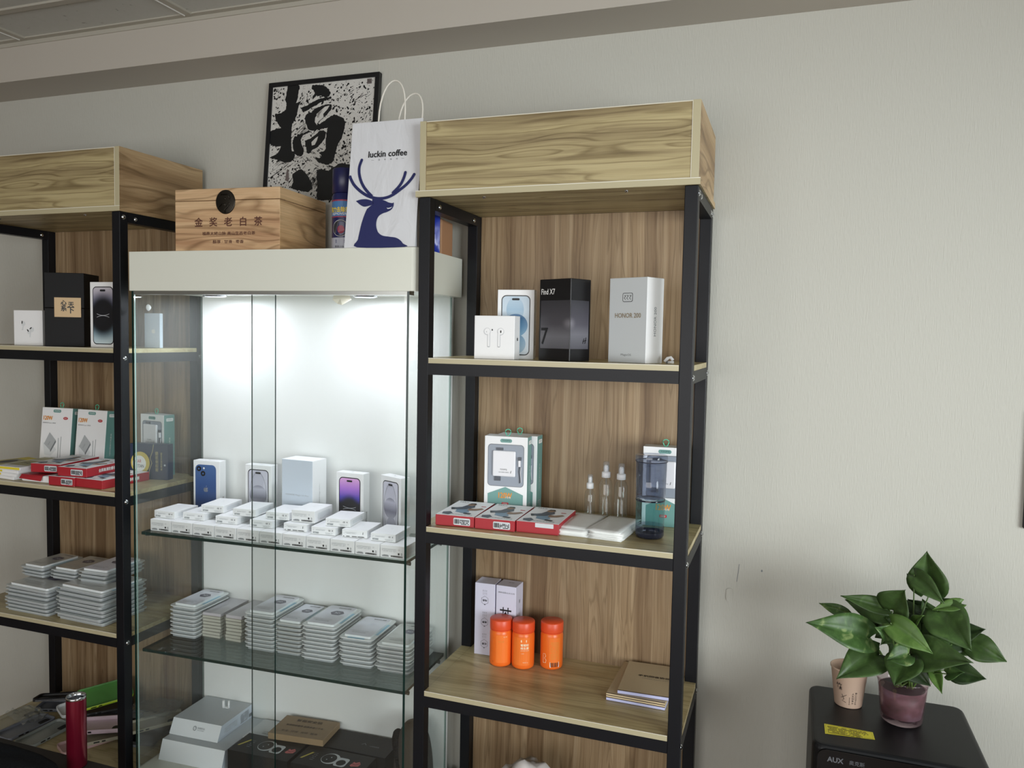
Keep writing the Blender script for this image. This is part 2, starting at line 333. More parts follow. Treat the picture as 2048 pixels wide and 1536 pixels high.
    def build(s, name, parent=None, loc=None, rot=None, **tags):
        me = bpy.data.meshes.new(name); me.from_pydata(s.v, [], s.f)
        for m in s.mats: me.materials.append(MATS[m] if isinstance(m, str) else m)
        me.polygons.foreach_set('material_index', s.mi); me.polygons.foreach_set('use_smooth', s.sm)
        ul = me.uv_layers.new(name='UVMap'); flat = []
        for q in s.uv:
            for a in q: flat += [a[0], a[1]]
        ul.data.foreach_set('uv', flat); me.update()
        o = bpy.data.objects.new(name, me); S.collection.objects.link(o)
        if parent: o.parent = parent
        if loc is not None: o.location = loc
        if rot is not None: o.rotation_euler = rot if hasattr(rot, '__len__') else (0, 0, rot)
        for k, v in tags.items(): o[k] = v
        return o
def smooth(P, n=4):
    P = [Vector(p) for p in P]; o = []
    for i in range(len(P)-1):
        a, b_, c, d = P[max(i-1, 0)], P[i], P[i+1], P[min(i+2, len(P)-1)]
        for k in range(n):
            t = k/n; q = .5*((2*b_)+(c-a)*t+(2*a-5*b_+4*c-d)*t*t+(3*b_-a-3*c+d)*t*t*t); o.append(tuple(q))
    return o+[tuple(P[-1])]
def rrect(x0, x1, y0, y1, r, n=5):
    o = []
    for cx, cy, a in ((x1-r, y0+r, -90), (x1-r, y1-r, 0), (x0+r, y1-r, 90), (x0+r, y0+r, 180)):
        for k in range(n+1):
            t = math.radians(a+90*k/n); o.append((cx+r*math.cos(t), cy+r*math.sin(t)))
    return o
def frame(o, ex, ey):
    ex = Vector(ex).normalized(); ey = Vector(ey).normalized(); n = ex.cross(ey)
    M = Matrix((ex, ey, n)).transposed().to_4x4(); M.translation = Vector(o); return M
def FF(w, d, z=0): return frame((-w/2, -d/2, z), (1, 0, 0), (0, 0, 1))     # front face, origin lower left
def FR(w, d, z=0): return frame((w/2, -d/2, z), (0, 1, 0), (0, 0, 1))      # right face
def FT(w, d, h): return frame((-w/2, -d/2, h), (1, 0, 0), (0, 1, 0))       # top face
def thing(name, label, cat, loc=(0, 0, 0), rot=0, group=None):
    o = bpy.data.objects.new(name, None); S.collection.objects.link(o); o.location = loc
    o.rotation_euler = rot if hasattr(rot, '__len__') else (0, 0, rot)
    o.empty_display_size = .05; o['label'] = label; o['category'] = cat
    if group: o['group'] = group
    return o
def tag(o, label, cat, group=None):
    o['label'] = label; o['category'] = cat
    if group: o['group'] = group
    return o
def dup(root, loc=None, rot=None, label=None, group=None, parent=None):
    r = root.copy(); S.collection.objects.link(r)
    if parent is not None: r.parent = parent
    if loc is not None: r.location = loc
    if rot is not None: r.rotation_euler = rot if hasattr(rot, '__len__') else (0, 0, rot)
    if label: r['label'] = label
    if group: r['group'] = group
    for ch in list(root.children): dup(ch, parent=r)
    return r
def struct(name, b): return b.build(name, kind='structure')
ORD = ['first', 'second', 'third', 'fourth', 'fifth', 'sixth', 'seventh', 'eighth', 'ninth', 'tenth', 'eleventh']

# ---------------------------------------------------------------- room
XL, XR, YB, ZC = -4.2, 3.2, -4.3, 2.467
wood('floor_wood', [(.3, (120, 92, 66)), (.6, (158, 126, 92)), (.8, (170, 140, 104))], 'x', seed=9, freq=9, planks=('y', .12, (225, 222, 215), (255, 255, 255)))
mat('plain_wall', (214, 208, 196), .85, spec=.1)
struct('wall_back', B().box(XL, XR, 0, .12, 0, ZC+.2, 'wallpaper'))
struct('floor', B().box(XL, XR, YB, 0, -.06, 0, 'floor_wood'))
def holed(ax, c0, c1, lo, hi, z1, ha, hb, hz0, hz1, m):
    b = B()
    for a, bb, z0, zz in ((lo, ha, 0, z1), (hb, hi, 0, z1), (ha, hb, 0, hz0), (ha, hb, hz1, z1)):
        if ax == 'x': b.box(a, bb, c0, c1, z0, zz, m)
        else: b.box(c0, c1, a, bb, z0, zz, m)
    return b
struct('wall_left', B().box(XL-.12, XL, YB, 0, 0, ZC+.2, 'plain_wall'))
struct('wall_right', holed('y', XR, XR+.12, YB, 0, ZC+.2, -3.35, -1.3, .6, 2.1, 'plain_wall'))
struct('wall_front', holed('x', YB-.12, YB, XL, XR, ZC+.2, -1.75, 1.55, .6, 2.1, 'plain_wall'))
mat('frame_paint', (228, 228, 224), .4)
def window(name, horiz, c, a0, a1, z0, z1):
    b = B(); t = .045
    def bar(p, q, r, s_):
        if horiz: b.box(p, q, c-.03, c+.03, r, s_, 'frame_paint')
        else: b.box(c-.03, c+.03, p, q, r, s_, 'frame_paint')
    bar(a0, a1, z0, z0+t); bar(a0, a1, z1-t, z1); bar(a0, a0+t, z0+t, z1-t); bar(a1-t, a1, z0+t, z1-t)
    mid = (a0+a1)/2; bar(mid-t/2, mid+t/2, z0+t, z1-t)
    w_ = struct(name, b)
    g = B()
    if horiz: g.box(a0+t, a1-t, c-.003, c+.003, z0+t, z1-t, 'clear_glass')
    else: g.box(c-.003, c+.003, a0+t, a1-t, z0+t, z1-t, 'clear_glass')
    g.build('window_pane', w_)
window('window_1', False, XR+.07, -3.35, -1.3, .6, 2.1)  # unseen window, added where the right-hand daylight enters
window('window_2', True, YB-.07, -1.75, 1.55, .6, 2.1)  # unseen window, added for the daylight from behind
# dropped beam along the back wall, mineral tile ceiling and its T grid
struct('trim_1', B().box(XL, XR, -.1564, 0, 2.346, ZC+.2, 'beam_paint'))
m = mat('ceiling_tile', (196, 197, 192), .95, spec=.05); N, L, p = nodes(m)
n_ = noise(N, L, mapping(N, L, (55, 55, 55)), 1, 2); r_ = ramp(N, [(.2, (120, 120, 115)), (.3, (198, 199, 193)), (1, (202, 203, 198))]); L.new(n_.outputs[0], r_.inputs[0]); L.new(r_.outputs[0], p.inputs['Base Color'])
struct('ceiling', B().box(XL, XR, YB, -.1564, ZC, ZC+.15, 'ceiling_tile'))
mat('grid_metal', (178, 174, 162), .5)
b = B(); b.box(XL, XR, -.178, -.1564, ZC-.004, ZC, 'grid_metal'); b.box(XL, XR, -.1600, -.1564, ZC-.016, ZC-.004, 'grid_metal'); struct('trim_2', b)
b = B()
y = -.345
while y > YB+.1:
    b.box(XL, XR, y-.011, y+.011, ZC-.006, ZC, 'grid_metal'); y -= .635
x = -1.4435-.635*4
while x < XR:
    b.box(x-.011, x+.011, YB, -.178, ZC-.0065, ZC, 'grid_metal'); b.box(x-.0135, x-.011, YB, -.178, ZC-.009, ZC, 'frame_paint'); x += .635
struct('trim_3', b)
# wallpaper seam, small tear and stuck scrap on the wall
b = B(); W0 = frame((0, 0, 0), (1, 0, 0), (0, 0, 1))
mat('seam', (205, 200, 190), .8)
b.box(-.2985, -.2975, -.0006, 0, 1.78, 2.346, 'seam'); struct('trim_4', b)
b = B(); b.stroke(W0, [(.7265, 1.0185), (.725, 1.0), (.7219, .9736)], .0014, 'ink_grey', .0006, False); b.ell(W0, .7804, 1.0078, .002, .003, 'ink_grey', .0006)
struct('trim_5', b)
b = B(); b.prism(rrect(.6975, .7140, .922, .955, .007), .0001, .0026, 'wallpaper', W0)
tag(b.build('wall_patch'), 'small rounded flap of loose wallpaper on the wall right of the right rack', 'wallpaper flap')
b = B(); b.box(1.3265, 1.425, -.012, -.0002, 1.17, 1.43, 'black_steel', bev=.004)
tag(b.build('wall_box'), 'dark flat object mounted on the wall at the right edge of the photo', 'wall fixture')

# ---------------------------------------------------------------- shop racks
RW, PW = .636, .028
YF, YK = -.340, -.020            # front and back faces
LV = [1.52, 1.12, .72, .32]
def rack(label, x):
    t = thing('display_rack', label, 'shelf', (x, 0, 0))
    for px in (0, RW-PW):
        for py in (YF, YK-PW):
            B().box(px, px+PW, py, py+PW, 0, 1.892, 'black_steel', bev=.0015).build('post', t)
    for z in LV+[1.9046]:
        top = z > 1.8; za, zb = (z-.0126-.027, z-.0126)
        if not top:
            B().box(PW, RW-PW, YF, YF+.025, za, zb, 'black_steel').build('rail', t)
            B().box(PW, RW-PW, YK-.025, YK, za, zb, 'black_steel').build('rail', t)
        for px in (0, RW-PW):
            B().box(px, px+PW, YF+PW, YK-PW, za, zb, 'black_steel').build('rail', t)
        if not top:
            bb = B().box(PW+.0005, RW-PW-.0005, YF, YK-.001, z-.0125, z-.0004, 'laminate_shelf', F='laminate_edge')
            bb.box(PW+.0005, RW-PW-.0005, YF-.0004, YF+.0008, z-.0014, z-.0002, 'lit_edge')
            bb.box(.001, PW, YF+PW+.0005, YK-PW-.0005, z-.0124, z-.0004, 'laminate_shelf'); bb.box(RW-PW, RW-.001, YF+PW+.0005, YK-PW-.0005, z-.0124, z-.0004, 'laminate_shelf')
            bb.build('shelf_board', t)
        for py in (YF+PW/2, YK-PW/2):
            q = B(); q.M = frame((RW, py, za+.013), (0, 1, 0), (0, 0, 1)); q.lathe([(0, .0035), (.004, .003), (.0065, .0008), (.007, 0)], 'chrome', 14); q.lathe([(0, .0036), (.002, .0036)], 'black_steel', 6); q.build('bolt', t)
        for px in (0, RW-PW):       # bolts seen from inside, under the top frame
            if top:
                for py in (YF+.055, YK-.05):
                    q = B(); q.M = frame((px+PW, py, za+.012), (0, 1, 0), (0, 0, 1)); q.lathe([(0, .003), (.004, .0025), (.006, 0)], 'chrome', 12); q.build('bolt', t)
    bb = B().box(PW+.001, RW-PW-.001, YK-.001, YK+.006, .02, 1.892, 'laminate_back'); bb.build('back_panel', t)
    # canopy box above the frame
    bb = B().box(-.008, RW+.004, YF-.004, YK, 1.8925, 1.9066, 'laminate_shelf', F='laminate_edge', R='laminate_side', D='laminate_front'); bb.box(-.008, RW+.004, YF-.0046, YF-.003, 1.9052, 1.9069, 'lit_edge'); bb.build('canopy_board', t)
    for px in (0, RW-.016):
        B().box(px, px+.016, YF, YK, 1.9066, 2.0655, 'laminate_side', F='laminate_edge', bev=.0006, E='lit_edge').build('canopy_side', t)
    bb = B().box(.0165, RW-.0165, YF+.001, YF+.016, 1.9066, 2.0635, 'laminate_front'); bb.box(.0165, RW-.0165, YF+.0005, YF+.002, 2.0628, 2.0645, 'lit_edge')
    bb.box(RW-.0172, RW-.016, YF-.0003, YF+.01, 1.9066, 2.0635, 'lit_edge'); bb.build('canopy_front', t)
    B().box(.0165, RW-.0165, YK-.014, YK, 1.9066, 2.0635, 'laminate_front').build('canopy_back', t)
    for px in (.15, .48):
        q = B(); q.M = frame((px, YF+.03, 1.8925), (1, 0, 0), (0, -1, 0)); q.lathe([(0, .004), (.003, .004), (.004, 0)], 'chrome', 10); q.build('screw', t)
    return t
rack('tall black steel rack with wooden shelves and canopy, right of the glass cabinet', 0)
rack('tall black steel rack with wooden shelves and canopy, left of the glass cabinet', -.8976-RW)

# ---------------------------------------------------------------- glass display cabinet (turned slightly)
CA = .039
CAB = thing('display_cabinet', 'white topped glass display cabinet with sliding doors between the two racks', 'display cabinet', (-.434, -.197, 0), CA)
CM = Matrix.Translation((-.434, -.197, 0)) @ Matrix.Rotation(CA, 4, 'Z')
GX0, GX1 = -.4185, .396
hd = B(); pl = []
r = .016
for cx, cy, a in ((-.42+.003, -.147+.003, 180), (.42-r, -.147+r, 270), (.42-.003, .147-.003, 0), (-.42+.003, .147-.003, 90)):
    rr_ = r if a == 270 else .003
    for k in range(7):
        tt = math.radians(a+90*k/6); pl.append((cx+rr_*math.cos(tt), cy+rr_*math.sin(tt)))
hd.prism(pl, 1.6765, 1.7795, 'white_lacquer')
hd.build('header', CAB)
B().box(GX0, GX1, -.137, -.112, 1.6675, 1.6765, 'aluminium').build('door_track', CAB)
B().box(GX0, GX1, .137, .146, .3525, 1.6765, 'white_board').build('back_panel', CAB)
B().box(-.42, .42, -.147, .147, 0, .352, 'white_lacquer', bev=.003).build('base_cabinet', CAB)
for x0, x1, nm in ((GX0, GX0+.006, 'side_pane'), (GX1-.006, GX1, 'side_pane')):
    B().box(x0, x1, -.139, .137, .353, 1.6760, 'side_glass', F='glass_edge', K='glass_edge_light').build(nm, CAB)
B().box(GX0+.007, .026, -.138, -.133, .353, 1.6670, 'clear_glass', R='glass_edge', L='glass_edge_light').build('sliding_door', CAB)
B().box(-.050, GX1-.007, -.129, -.124, .353, 1.6670, 'clear_glass', L='glass_edge', R='glass_edge_light').build('sliding_door', CAB)
for z in (1.018, .689):
    B().box(GX0+.008, GX1-.009, -.120, .134, z-.008, z, 'shelf_glass_lit' if z > 1 else 'shelf_glass_shaded', F='glass_edge', L='glass_edge', R='glass_edge').build('glass_shelf', CAB)
    for lx in (GX0+.007, GX1-.007):
        for ly in (-.10, .10):
            q = B(); q.M = frame((lx, ly, z-.012), (0, 1, 0), (0, 0, 1)) if lx < 0 else frame((lx, ly, z-.012), (0, -1, 0), (0, 0, 1))
            q.lathe([(0, .012), (.004, .012), (.005, 0)], 'chrome', 12); q.build('shelf_pin', CAB)
mat('led_face', (255, 255, 255), .4, emit=3.0, ecol=(225, 232, 255))
for lx in (-.27, .20):
    q = B(); q.M = Matrix.Translation((lx, .010, 1.6765)); q.lathe([(.032, 0), (.032, -.007), (.027, -.008)], 'chrome', 24); q.lathe([(0, -.0078), (.027, -.0078)], 'led_face', 24)
    lp = q.build('cabinet_light', CAB)
    l = bpy.data.lights.new('cabinet_spot', 'AREA'); l.shape = 'DISK'; l.size = .05; l.energy = 1.35; l.color = (.88, .90, 1.0)
    lo = bpy.data.objects.new('cabinet_spot', l); S.collection.objects.link(lo); lo.parent = CAB; lo.location = (lx, .010, 1.6675)
# scrap of tape hanging under the header and an added clear disc on the left pane
mat('tape', (222, 216, 200), .5)
b = B(); b.M = CM
b.add([(.125, -.02, 1.676), (.163, -.01, 1.676), (.172, -.012, 1.662), (.155, -.03, 1.647), (.140, -.028, 1.650), (.127, -.03, 1.660), (.145, -.022, 1.664)], [(0, 6, 5), (0, 1, 6), (1, 2, 6), (2, 3, 6), (3, 4, 6), (4, 5, 6)], 'tape')
so = b.build('tape_scrap'); so.modifiers.new('t', 'SOLIDIFY').thickness = .0006
tag(so, 'crumpled scrap of pale tape hanging under the cabinet header', 'tape')
mat('clear_plastic_knob', (210, 214, 212), .15)
q = B(); q.M = CM @ frame((GX0+.0062, -.085, 1.634), (0, 1, 0), (0, 0, 1)); q.lathe([(0, .006), (.004, .006), (.007, .003), (.009, 0)], 'clear_plastic_knob', 20)
tag(q.build('added_glass_disc'), 'small round clear disc on the left glass pane near the top', 'stopper')

# ---------------------------------------------------------------- printed artwork helpers
def barlines(b, F, x0, x1, y0, y1, n, m, seed=0, fill=.5):
    """rows of tiny print"""
    rnd = random.Random(seed); h = (y1-y0)/n
    for i in range(n):
        x = x0
        while x < x1-.0005:
            w = min(rnd.uniform(.001, .0035), x1-x)
            if rnd.random() < .86: b.rect(F, x, x+w*.85, y0+i*h, y0+i*h+h*fill, m, .0009)
            x += w
def barcode(b, F, x0, x1, y0, y1, m='ink_black', seed=1):
    rnd = random.Random(seed); x = x0
    while x < x1:
        w = rnd.choice([.0004, .0006, .001])
        b.rect(F, x, min(x+w, x1), y0, y1, m, .0009); x += w+rnd.choice([.0004, .0007])
APPLE = [(-.05, .34), (.12, .40), (.3, .36), (.42, .24), (.30, .10), (.30, -.08), (.44, -.2), (.32, -.42), (.16, -.5), (0, -.45), (-.16, -.5), (-.32, -.42), (-.46, -.14), (-.46, .14), (-.34, .34), (-.16, .38)]
def apple(b, F, x, y, h, m):
    b.poly(F, [(x+px*h*.95, y+py*h*.85-.06*h) for px, py in APPLE], m)
    b.poly(F, [(x, y+.36*h), (x+.02*h, y+.5*h), (x+.14*h, y+.6*h), (x+.13*h, y+.46*h)], m)
def carton(name, w, d, h, bev=.0012, m='card_white', **k):
    b = B(); b.box(-w/2, w/2, -d/2, d/2, 0, h, m, bev=bev, **k); return b
def place(b, name, label, cat, x, y, z, rot, group=None):
    return tag(b.build(name, loc=(x, y, z), rot=rot), label, cat, group)

uvramp('scr_blue_bg', [(0, (214, 224, 230)), (1, (186, 204, 218))]); uvramp('scr_blue_a', [(0, (190, 208, 220)), (.5, (150, 180, 202)), (1, (176, 198, 214))])
uvramp('scr_blue_b', [(0, (140, 178, 202)), (.45, (100, 144, 178)), (.95, (66, 108, 148)), (1, (100, 140, 172))]); uvramp('scr_blue_c', [(0, (170, 194, 208)), (1, (128, 162, 188))])
uvramp('scr_grey_bg', [(0, (214, 214, 224)), (1, (206, 206, 220))]); uvramp('scr_grey_a', [(0, (200, 200, 214)), (1, (190, 190, 206))])
uvramp('scr_grey_b', [(0, (176, 176, 190)), (.35, (126, 126, 142)), (.8, (190, 190, 206)), (1, (140, 140, 156))]); uvramp('scr_grey_c', [(0, (206, 206, 218)), (1, (170, 170, 186))])
uvramp('scr_purple', [(0, (44, 34, 96)), (.18, (24, 20, 52)), (.5, (22, 20, 38)), (.62, (74, 64, 176)), (.8, (176, 120, 214)), (1, (226, 172, 224))], radial=((16, 15, 26), .5, .42, .30, .62))
uvramp('scr_night', [(0, (196, 212, 216)), (.2, (150, 180, 196)), (.4, (60, 72, 96)), (.7, (130, 138, 170)), (.88, (172, 168, 184)), (1, (200, 196, 204))], radial=((22, 24, 30), .5, .5, .50, .98))
uvramp('back_blue', [(0, (38, 66, 120)), (.6, (52, 84, 142)), (1, (74, 106, 160))], rough=.25); mat('lens_blue', (66, 98, 152), .25); mat('lens_dark', (10, 12, 22), .1)
mat('phone_edge', (22, 24, 30), .3)
def phone_front(b, F, x0, x1, y0, y1, kind):
    W = x1-x0; H = y1-y0
    b.rr(F, x0, x1, y0, y1, W*.17, 'phone_edge', .0003); t = W*.035
    a0, a1, c0, c1 = x0+t, x1-t, y0+t, y1-t
    if kind in ('blue', 'grey'):
        k = 'scr_'+kind
        b.rr(F, a0, a1, c0, c1, W*.14, k+'_bg', .0006)
        cx = (a0+a1)/2
        b.ell(F, cx-.02*W, y1-.24*H, .30*W, .21*H, k+'_a', .0008, 32)
        b.ell(F, cx+.07*W, y0+.19*H, .29*W, .155*H, k+'_c', .0008, 32)
        b.ell(F, cx+.01*W, y0+.5*H, .41*W, .19*H, k+'_b', .0010, 40)
        if kind == 'grey':
            for sx in (-1, 1): b.stroke(F, [(cx+sx*(.40*W)*math.cos(t_)*(.8 if q else 1), y0+.5*H+H*.44*math.sin(t_)) for q in (0,) for t_ in [k_*PI/2/8 for k_ in range(-7, 8)]], .0008, 'ink_grey', .0012, False)
    else:
        b.rr(F, a0, a1, c0, c1, W*.14, 'scr_purple' if kind == 'purple' else 'scr_night', .0006)
        cx = (a0+a1)/2; cy = y0+(.42 if kind == 'purple' else .5)*H
        for s_ in (1, -1):
            b.stroke(F, [(cx+q*.3*W, cy+s_*(.012+.028*(q*q))*H-s_*.010*H) for q in [i/6 for i in range(-6, 7)]], .0011, 'apple_silver', .0008, False)
    b.rr(F, (x0+x1)/2-.13*W, (x0+x1)/2+.13*W, y1-.085*H, y1-.05*H, W*.035, 'ink_black', .0014)
def phone_box(kind, w=.089, d=.031, h=.168, side='iPhone'):
    b = carton('phone_box', w, d, h); F = FF(w, d)
    if kind == 'back':
        b.rr(F, .007, w-.012, .006, h-.012, .014, 'back_blue', .0004)
        b.poly(F, [(.007, h-.05), (.05, .03), (.03, .006), (.008, .006)], 'back_blue', .0003)
        b.rr(F, .010, .044, h-.048, h-.015, .011, 'lens_blue', .0007)
        for x, y in ((.0195, h-.0245), (.0335, h-.0385)):
            b.ell(F, x, y, .0078, .0078, 'lens_dark', .0010); b.ell(F, x, y, .003, .003, 'lens_blue', .0013)
        b.ell(F, .0365, h-.0225, .003, .003, 'print_white', .0010)
        apple(b, F, w/2-.002, h*.50, .018, 'apple_silver')
    else:
        phone_front(b, F, .0095, w-.0095, .009, h-.013, kind)
    R = FR(w, d)
    b.text(R, side, d/2, .048, .0065, 'ink_black', w=.030, rot=PI/2)
    T = FT(w, d, h); b.ell(T, w/2, d/2, .004, .002, 'ink_light')
    return b

# ---------------------------------------------------------------- right rack, first shelf
w, d, h = .0987, .0408, .1008
b = carton('', w, d, h); F = FF(w, d)
mat('earbud_grey', (196, 198, 202), .4)
for s_, x in ((-1, .036), (1, .061)):
    sx = x+s_*-.0005
    b.ell(F, x-.0035*(-s_)*-1 if False else x+s_*.004, .064, .0085, .0085, 'earbud_grey', .0005); b.ell(F, x+s_*.004+.0004, .0645, .0072, .0072, 'card_white', .0007)
    b.rr(F, x-.003-.0005, x+.003+.0005, .028, .060, .002, 'earbud_grey', .0005); b.rr(F, x-.0022, x+.0022, .0290, .062, .0018, 'card_white', .0008)
    b.rect(F, x-.0022, x+.0022, .028, .0292, 'ink_grey', .0009)
b.ell(F, .0445, .068, .0014, .0022, 'ink_black', .001, 10); b.ell(F, .0655, .064, .0016, .0034, 'ink_black', .001, 10); b.ell(F, .0305, .0635, .0008, .0008, 'ink_black', .001, 8)
apple(b, FR(w, d), .022, .048, .010, 'ink_black')
place(b, 'earbud_box', 'square white earbud carton on the right rack, two earbuds printed on its front', 'box', .1777, -.2824, 1.52, .027)
mat('pink_edge', (216, 176, 160), .5)
b = phone_box('blue', .0897, .0257, .1647)
place(b, 'phone_box', 'white phone carton with pale blue phone picture behind the earbud carton', 'box', .2051, -.2238, 1.52, .12)
# black rotated carton
w, d, h = .0964, .068, .1855
mat('gloss_black', (20, 20, 23), .25)
uvramp('fan_grey', [(0, (92, 92, 98)), (.25, (112, 112, 118)), (.5, (78, 76, 82)), (1, (56, 55, 60))], rough=.3, radial=((122, 120, 126), 1.0, .52, .0, .30))
uvramp('fan_grey_side', [(0, (84, 84, 92)), (.3, (112, 112, 120)), (.5, (84, 82, 92)), (1, (58, 58, 64))], rough=.3, radial=((124, 122, 130), 0, .52, .0, .34))
b = carton('', w, d, h, m='gloss_black'); F = FF(w, d); R = FR(w, d)
b.rect(F, .005, w-.0008, .028, .137, 'fan_grey'); b.rect(R, .0008, d-.006, .028, .137, 'fan_grey_side')
b.text(F, 'Find X7', .0275, .157, .0125, 'print_white', w=.042, bold=.0002, z=.0008)
b.text(F, '7', .0185, .056, .037, 'gloss_black', w=.021, z=.0009, bold=.0006)
b.stroke(R, [(.043, .040), (.047, .052)], .0018, 'gloss_black', .001, False); b.stroke(R, [(.050, .040), (.054, .054)], .0018, 'gloss_black', .001, False); b.stroke(R, [(.043, .0455), (.055, .0475)], .0015, 'gloss_black', .001, False)
place(b, 'phone_box', 'black phone carton standing corner-on in the middle of the right rack top shelf', 'box', .3342, -.2600, 1.52, -.465)
w, d, h = .1028, .0635, .1885
mat('card_shaded', (205, 210, 212), .4)  # grey for the front face: its shade is put into the colour
b = carton('', w, d, h, F='card_shaded'); F = FF(w, d); R = FR(w, d)
b.text(F, 'HONOR 200', .0525, .105, .0105, 'ink_gold', w=.070, bold=.0002)
b.text(F, 'MagicOS', .050, .017, .0062, 'ink_grey', w=.028)
b.rr(F, .037, .0645, .135, .155, .004, 'ink_black', .0003); b.rr(F, .0382, .0633, .1362, .1538, .003, 'card_shaded', .0006)
for k, cx in enumerate((.0435, .0505, .0580)):
    b.stroke(F, [(cx-.002, .150), (cx+.002, .1475), (cx-.002, .1435), (cx+.002, .1398)], .0011, 'ink_black', .0009, False)
    b.stroke(F, [(cx-.002, .1425), (cx+.0026, .1500)], .0009, 'ink_black', .0009, False)
b.text(R, 'HONOR 200', d*.5, .092, .0085, 'ink_grey', w=.064, rot=PI/2)
place(b, 'phone_box', 'tall white phone carton at the right end of the right rack top shelf', 'box', .4963, -.2450, 1.52, -.439)
# little white clip beside it
b = B(); b.tube([(0, 0, .004), (.006, .002, .012), (.013, .001, .014), (.018, -.001, .008)], .0035, 'card_white', 8); b.tube([(.008, 0, .003), (.020, -.003, .0035)], .003, 'card_white', 8); b.tube([(.003, 0, .003), (.010, 0, .003)], .0029, 'ink_grey', 8)
place(b, 'cable_clip', 'tiny white plastic clip beside the tall white phone carton', 'clip', .566, -.262, 1.52, 0)

# ---------------------------------------------------------------- charger gift boxes
mat('teal', (112, 158, 152), .45); mat('teal_bright', (120, 186, 186), .45); mat('teal_dark', (44, 78, 74), .45); mat('hook_green', (86, 206, 170), .25)
mat('orange_print', (226, 150, 60), .5); mat('red_print', (186, 44, 52), .5); mat('charger_white', (232, 232, 236), .3); mat('tray_grey', (148, 156, 168), .4); mat('plug_dark', (80, 84, 92), .4)
glass('window_film', (.93, .95, .97), 1.3, .04)
def charger_box(label, x, y, z, rot, style, w=.104, d=.044, h=.193):
    t = thing('charger_box', label, 'box', (x, y, z), rot)
    b = B(); b.box(-w/2, w/2, -d/2, d/2, 0, h, 'card_white', bev=.001, R='teal', L='teal', T='card_offwhite', K='teal_dark')
    F = FF(w, d); R = FR(w, d)
    b.rr(R, d*.2, d*.85, h-.020, h-.010, .003, 'print_white', .0006); b.text(R, 'TOOPYJ', d*.52, h-.015, .0045, 'teal', w=.018, z=.001)
    b.text(R, '120W超级闪充套装', d/2, h*.45, .0045, 'print_white', w=h*.36, rot=PI/2, z=.0007)
    barlines(b, R, d*.15, d*.8, .008, .030, 5, 'ink_light', 3)
    b.rr(F, w/2-.0155, w/2+.0155, h-.0155, h-.006, .0045, 'teal', .0005)
    b.text(F, 'TOOPYJ', w/2, h-.0108, .0048, 'print_white' if style != 'window' else 'teal_dark', w=.021, z=.0009)
    if style == 'window':
        b.rr(F, .009, w-.009, .070, h-.020, .009, 'ink_grey', .0004); b.rr(F, .0105, w-.0105, .0715, h-.0215, .008, 'tray_grey', .0007)
        b.poly(F, [(.010, .0), (w-.010, .0), (w-.010, .050), (w/2, .069), (.010, .050)], 'teal', .0005)
        b.text(F, '120W', w/2, .047, .014, 'orange_print', w=.035, z=.0009, bold=.0006); b.text(F, '闪充', w/2+.008, .042, .005, 'print_white', w=.014, z=.0013)
        b.rr(F, w/2-.009, w/2+.009, .022, .029, .002, 'red_print', .0009); b.text(F, '120W', w/2, .0255, .0038, 'print_white', w=.012, z=.0012)
    else:
        b.text(F, '120W', .026, h-.034, .013, 'orange_print', w=.036, z=.0008, bold=.0006)
        b.ell(F, w-.026, h-.033, .0095, .0045, 'red_print', .0006); b.text(F, '快充', w-.026, h-.033, .0035, 'print_white', w=.011, z=.001)
        b.text(F, '超级快充Type-C套装', .032, h-.050, .0045, 'ink_grey', w=.052, z=.0008)
        b.poly(F, [(.02, .040), (.045, .038), (.066, .058), (.040, .085), (.012, .078)], 'card_offwhite', .0005)
        cx, cy = .038, .085
        b.poly(F, [(cx-.022, cy-.010), (cx+.004, cy-.030), (cx+.024, cy+.004), (cx-.002, cy+.028)], 'ink_light', .0006)
        b.poly(F, [(cx+.004, cy-.030), (cx+.024, cy+.004), (cx+.026, cy-.002), (cx+.006, cy-.036)], 'ink_grey', .0007)
        b.text(F, 'TOOPYJ', cx-.001, cy-.008, .004, 'ink_grey', w=.014, z=.001, rot=1.0)
        b.stroke(F, [(.072, .095), (.074, .055), (.073, .02)], .003, 'ink_light', .0006); b.stroke(F, [(.083, .10), (.082, .06), (.084, .025)], .0025, 'ink_light', .0006)
        b.poly(F, [(.010, .0), (w-.028, .0), (w-.028, .016), (w/2-.010, .032), (.010, .018)], 'teal', .0005); b.text(F, '充', w/2-.010, .018, .008, 'orange_print', z=.0009)
    b.build('carton', t)
    if style == 'window':
        c = B(); c.M = Matrix.Translation((-.003, -d/2-.0005, h*.36+.025)); c.box(-.030, .030, -.0075, 0, .0, .066, 'charger_white', bev=.003)
        G = frame((-.030, -.0075, 0), (1, 0, 0), (0, 0, 1)); c.text(G, 'TOOPYJ', .029, .018, .0048, 'ink_black', w=.018, z=.0006); c.text(G, '120W SUPER CHARGE', .030, .0115, .0025, 'ink_grey', w=.027, z=.0006); c.stroke(G, [(.0475, .0095), (.0495, .0125), (.0482, .0125), (.0500, .016)], .001, 'ink_black', .0006, False)
        c.box(-.026, -.010, -.003, 0, -.012, -.001, 'plug_dark'); c.box(-.022, -.004, -.003, 0, .067, .073, 'plug_dark')
        c.build('charger', t, label='white square wall charger')
        c = B(); c.M = Matrix.Translation((.037, -d/2-.003, h*.36+.03)); c.box(-.004, .004, -.003, .002, .038, .046, 'plug_dark'); c.box(-.003, .003, -.003, .002, .022, .038, 'charger_white', bev=.0008)
        c.tube([(0, 0, .022), (-.002, 0, .010), (.001, 0, -.010), (.001, 0, -.020)], .0011, 'plug_dark', 6); c.tube([(.004, 0, .020), (.003, 0, .005), (.005, 0, -.018)], .001, 'charger_white', 6)
        c.build('cable', t)
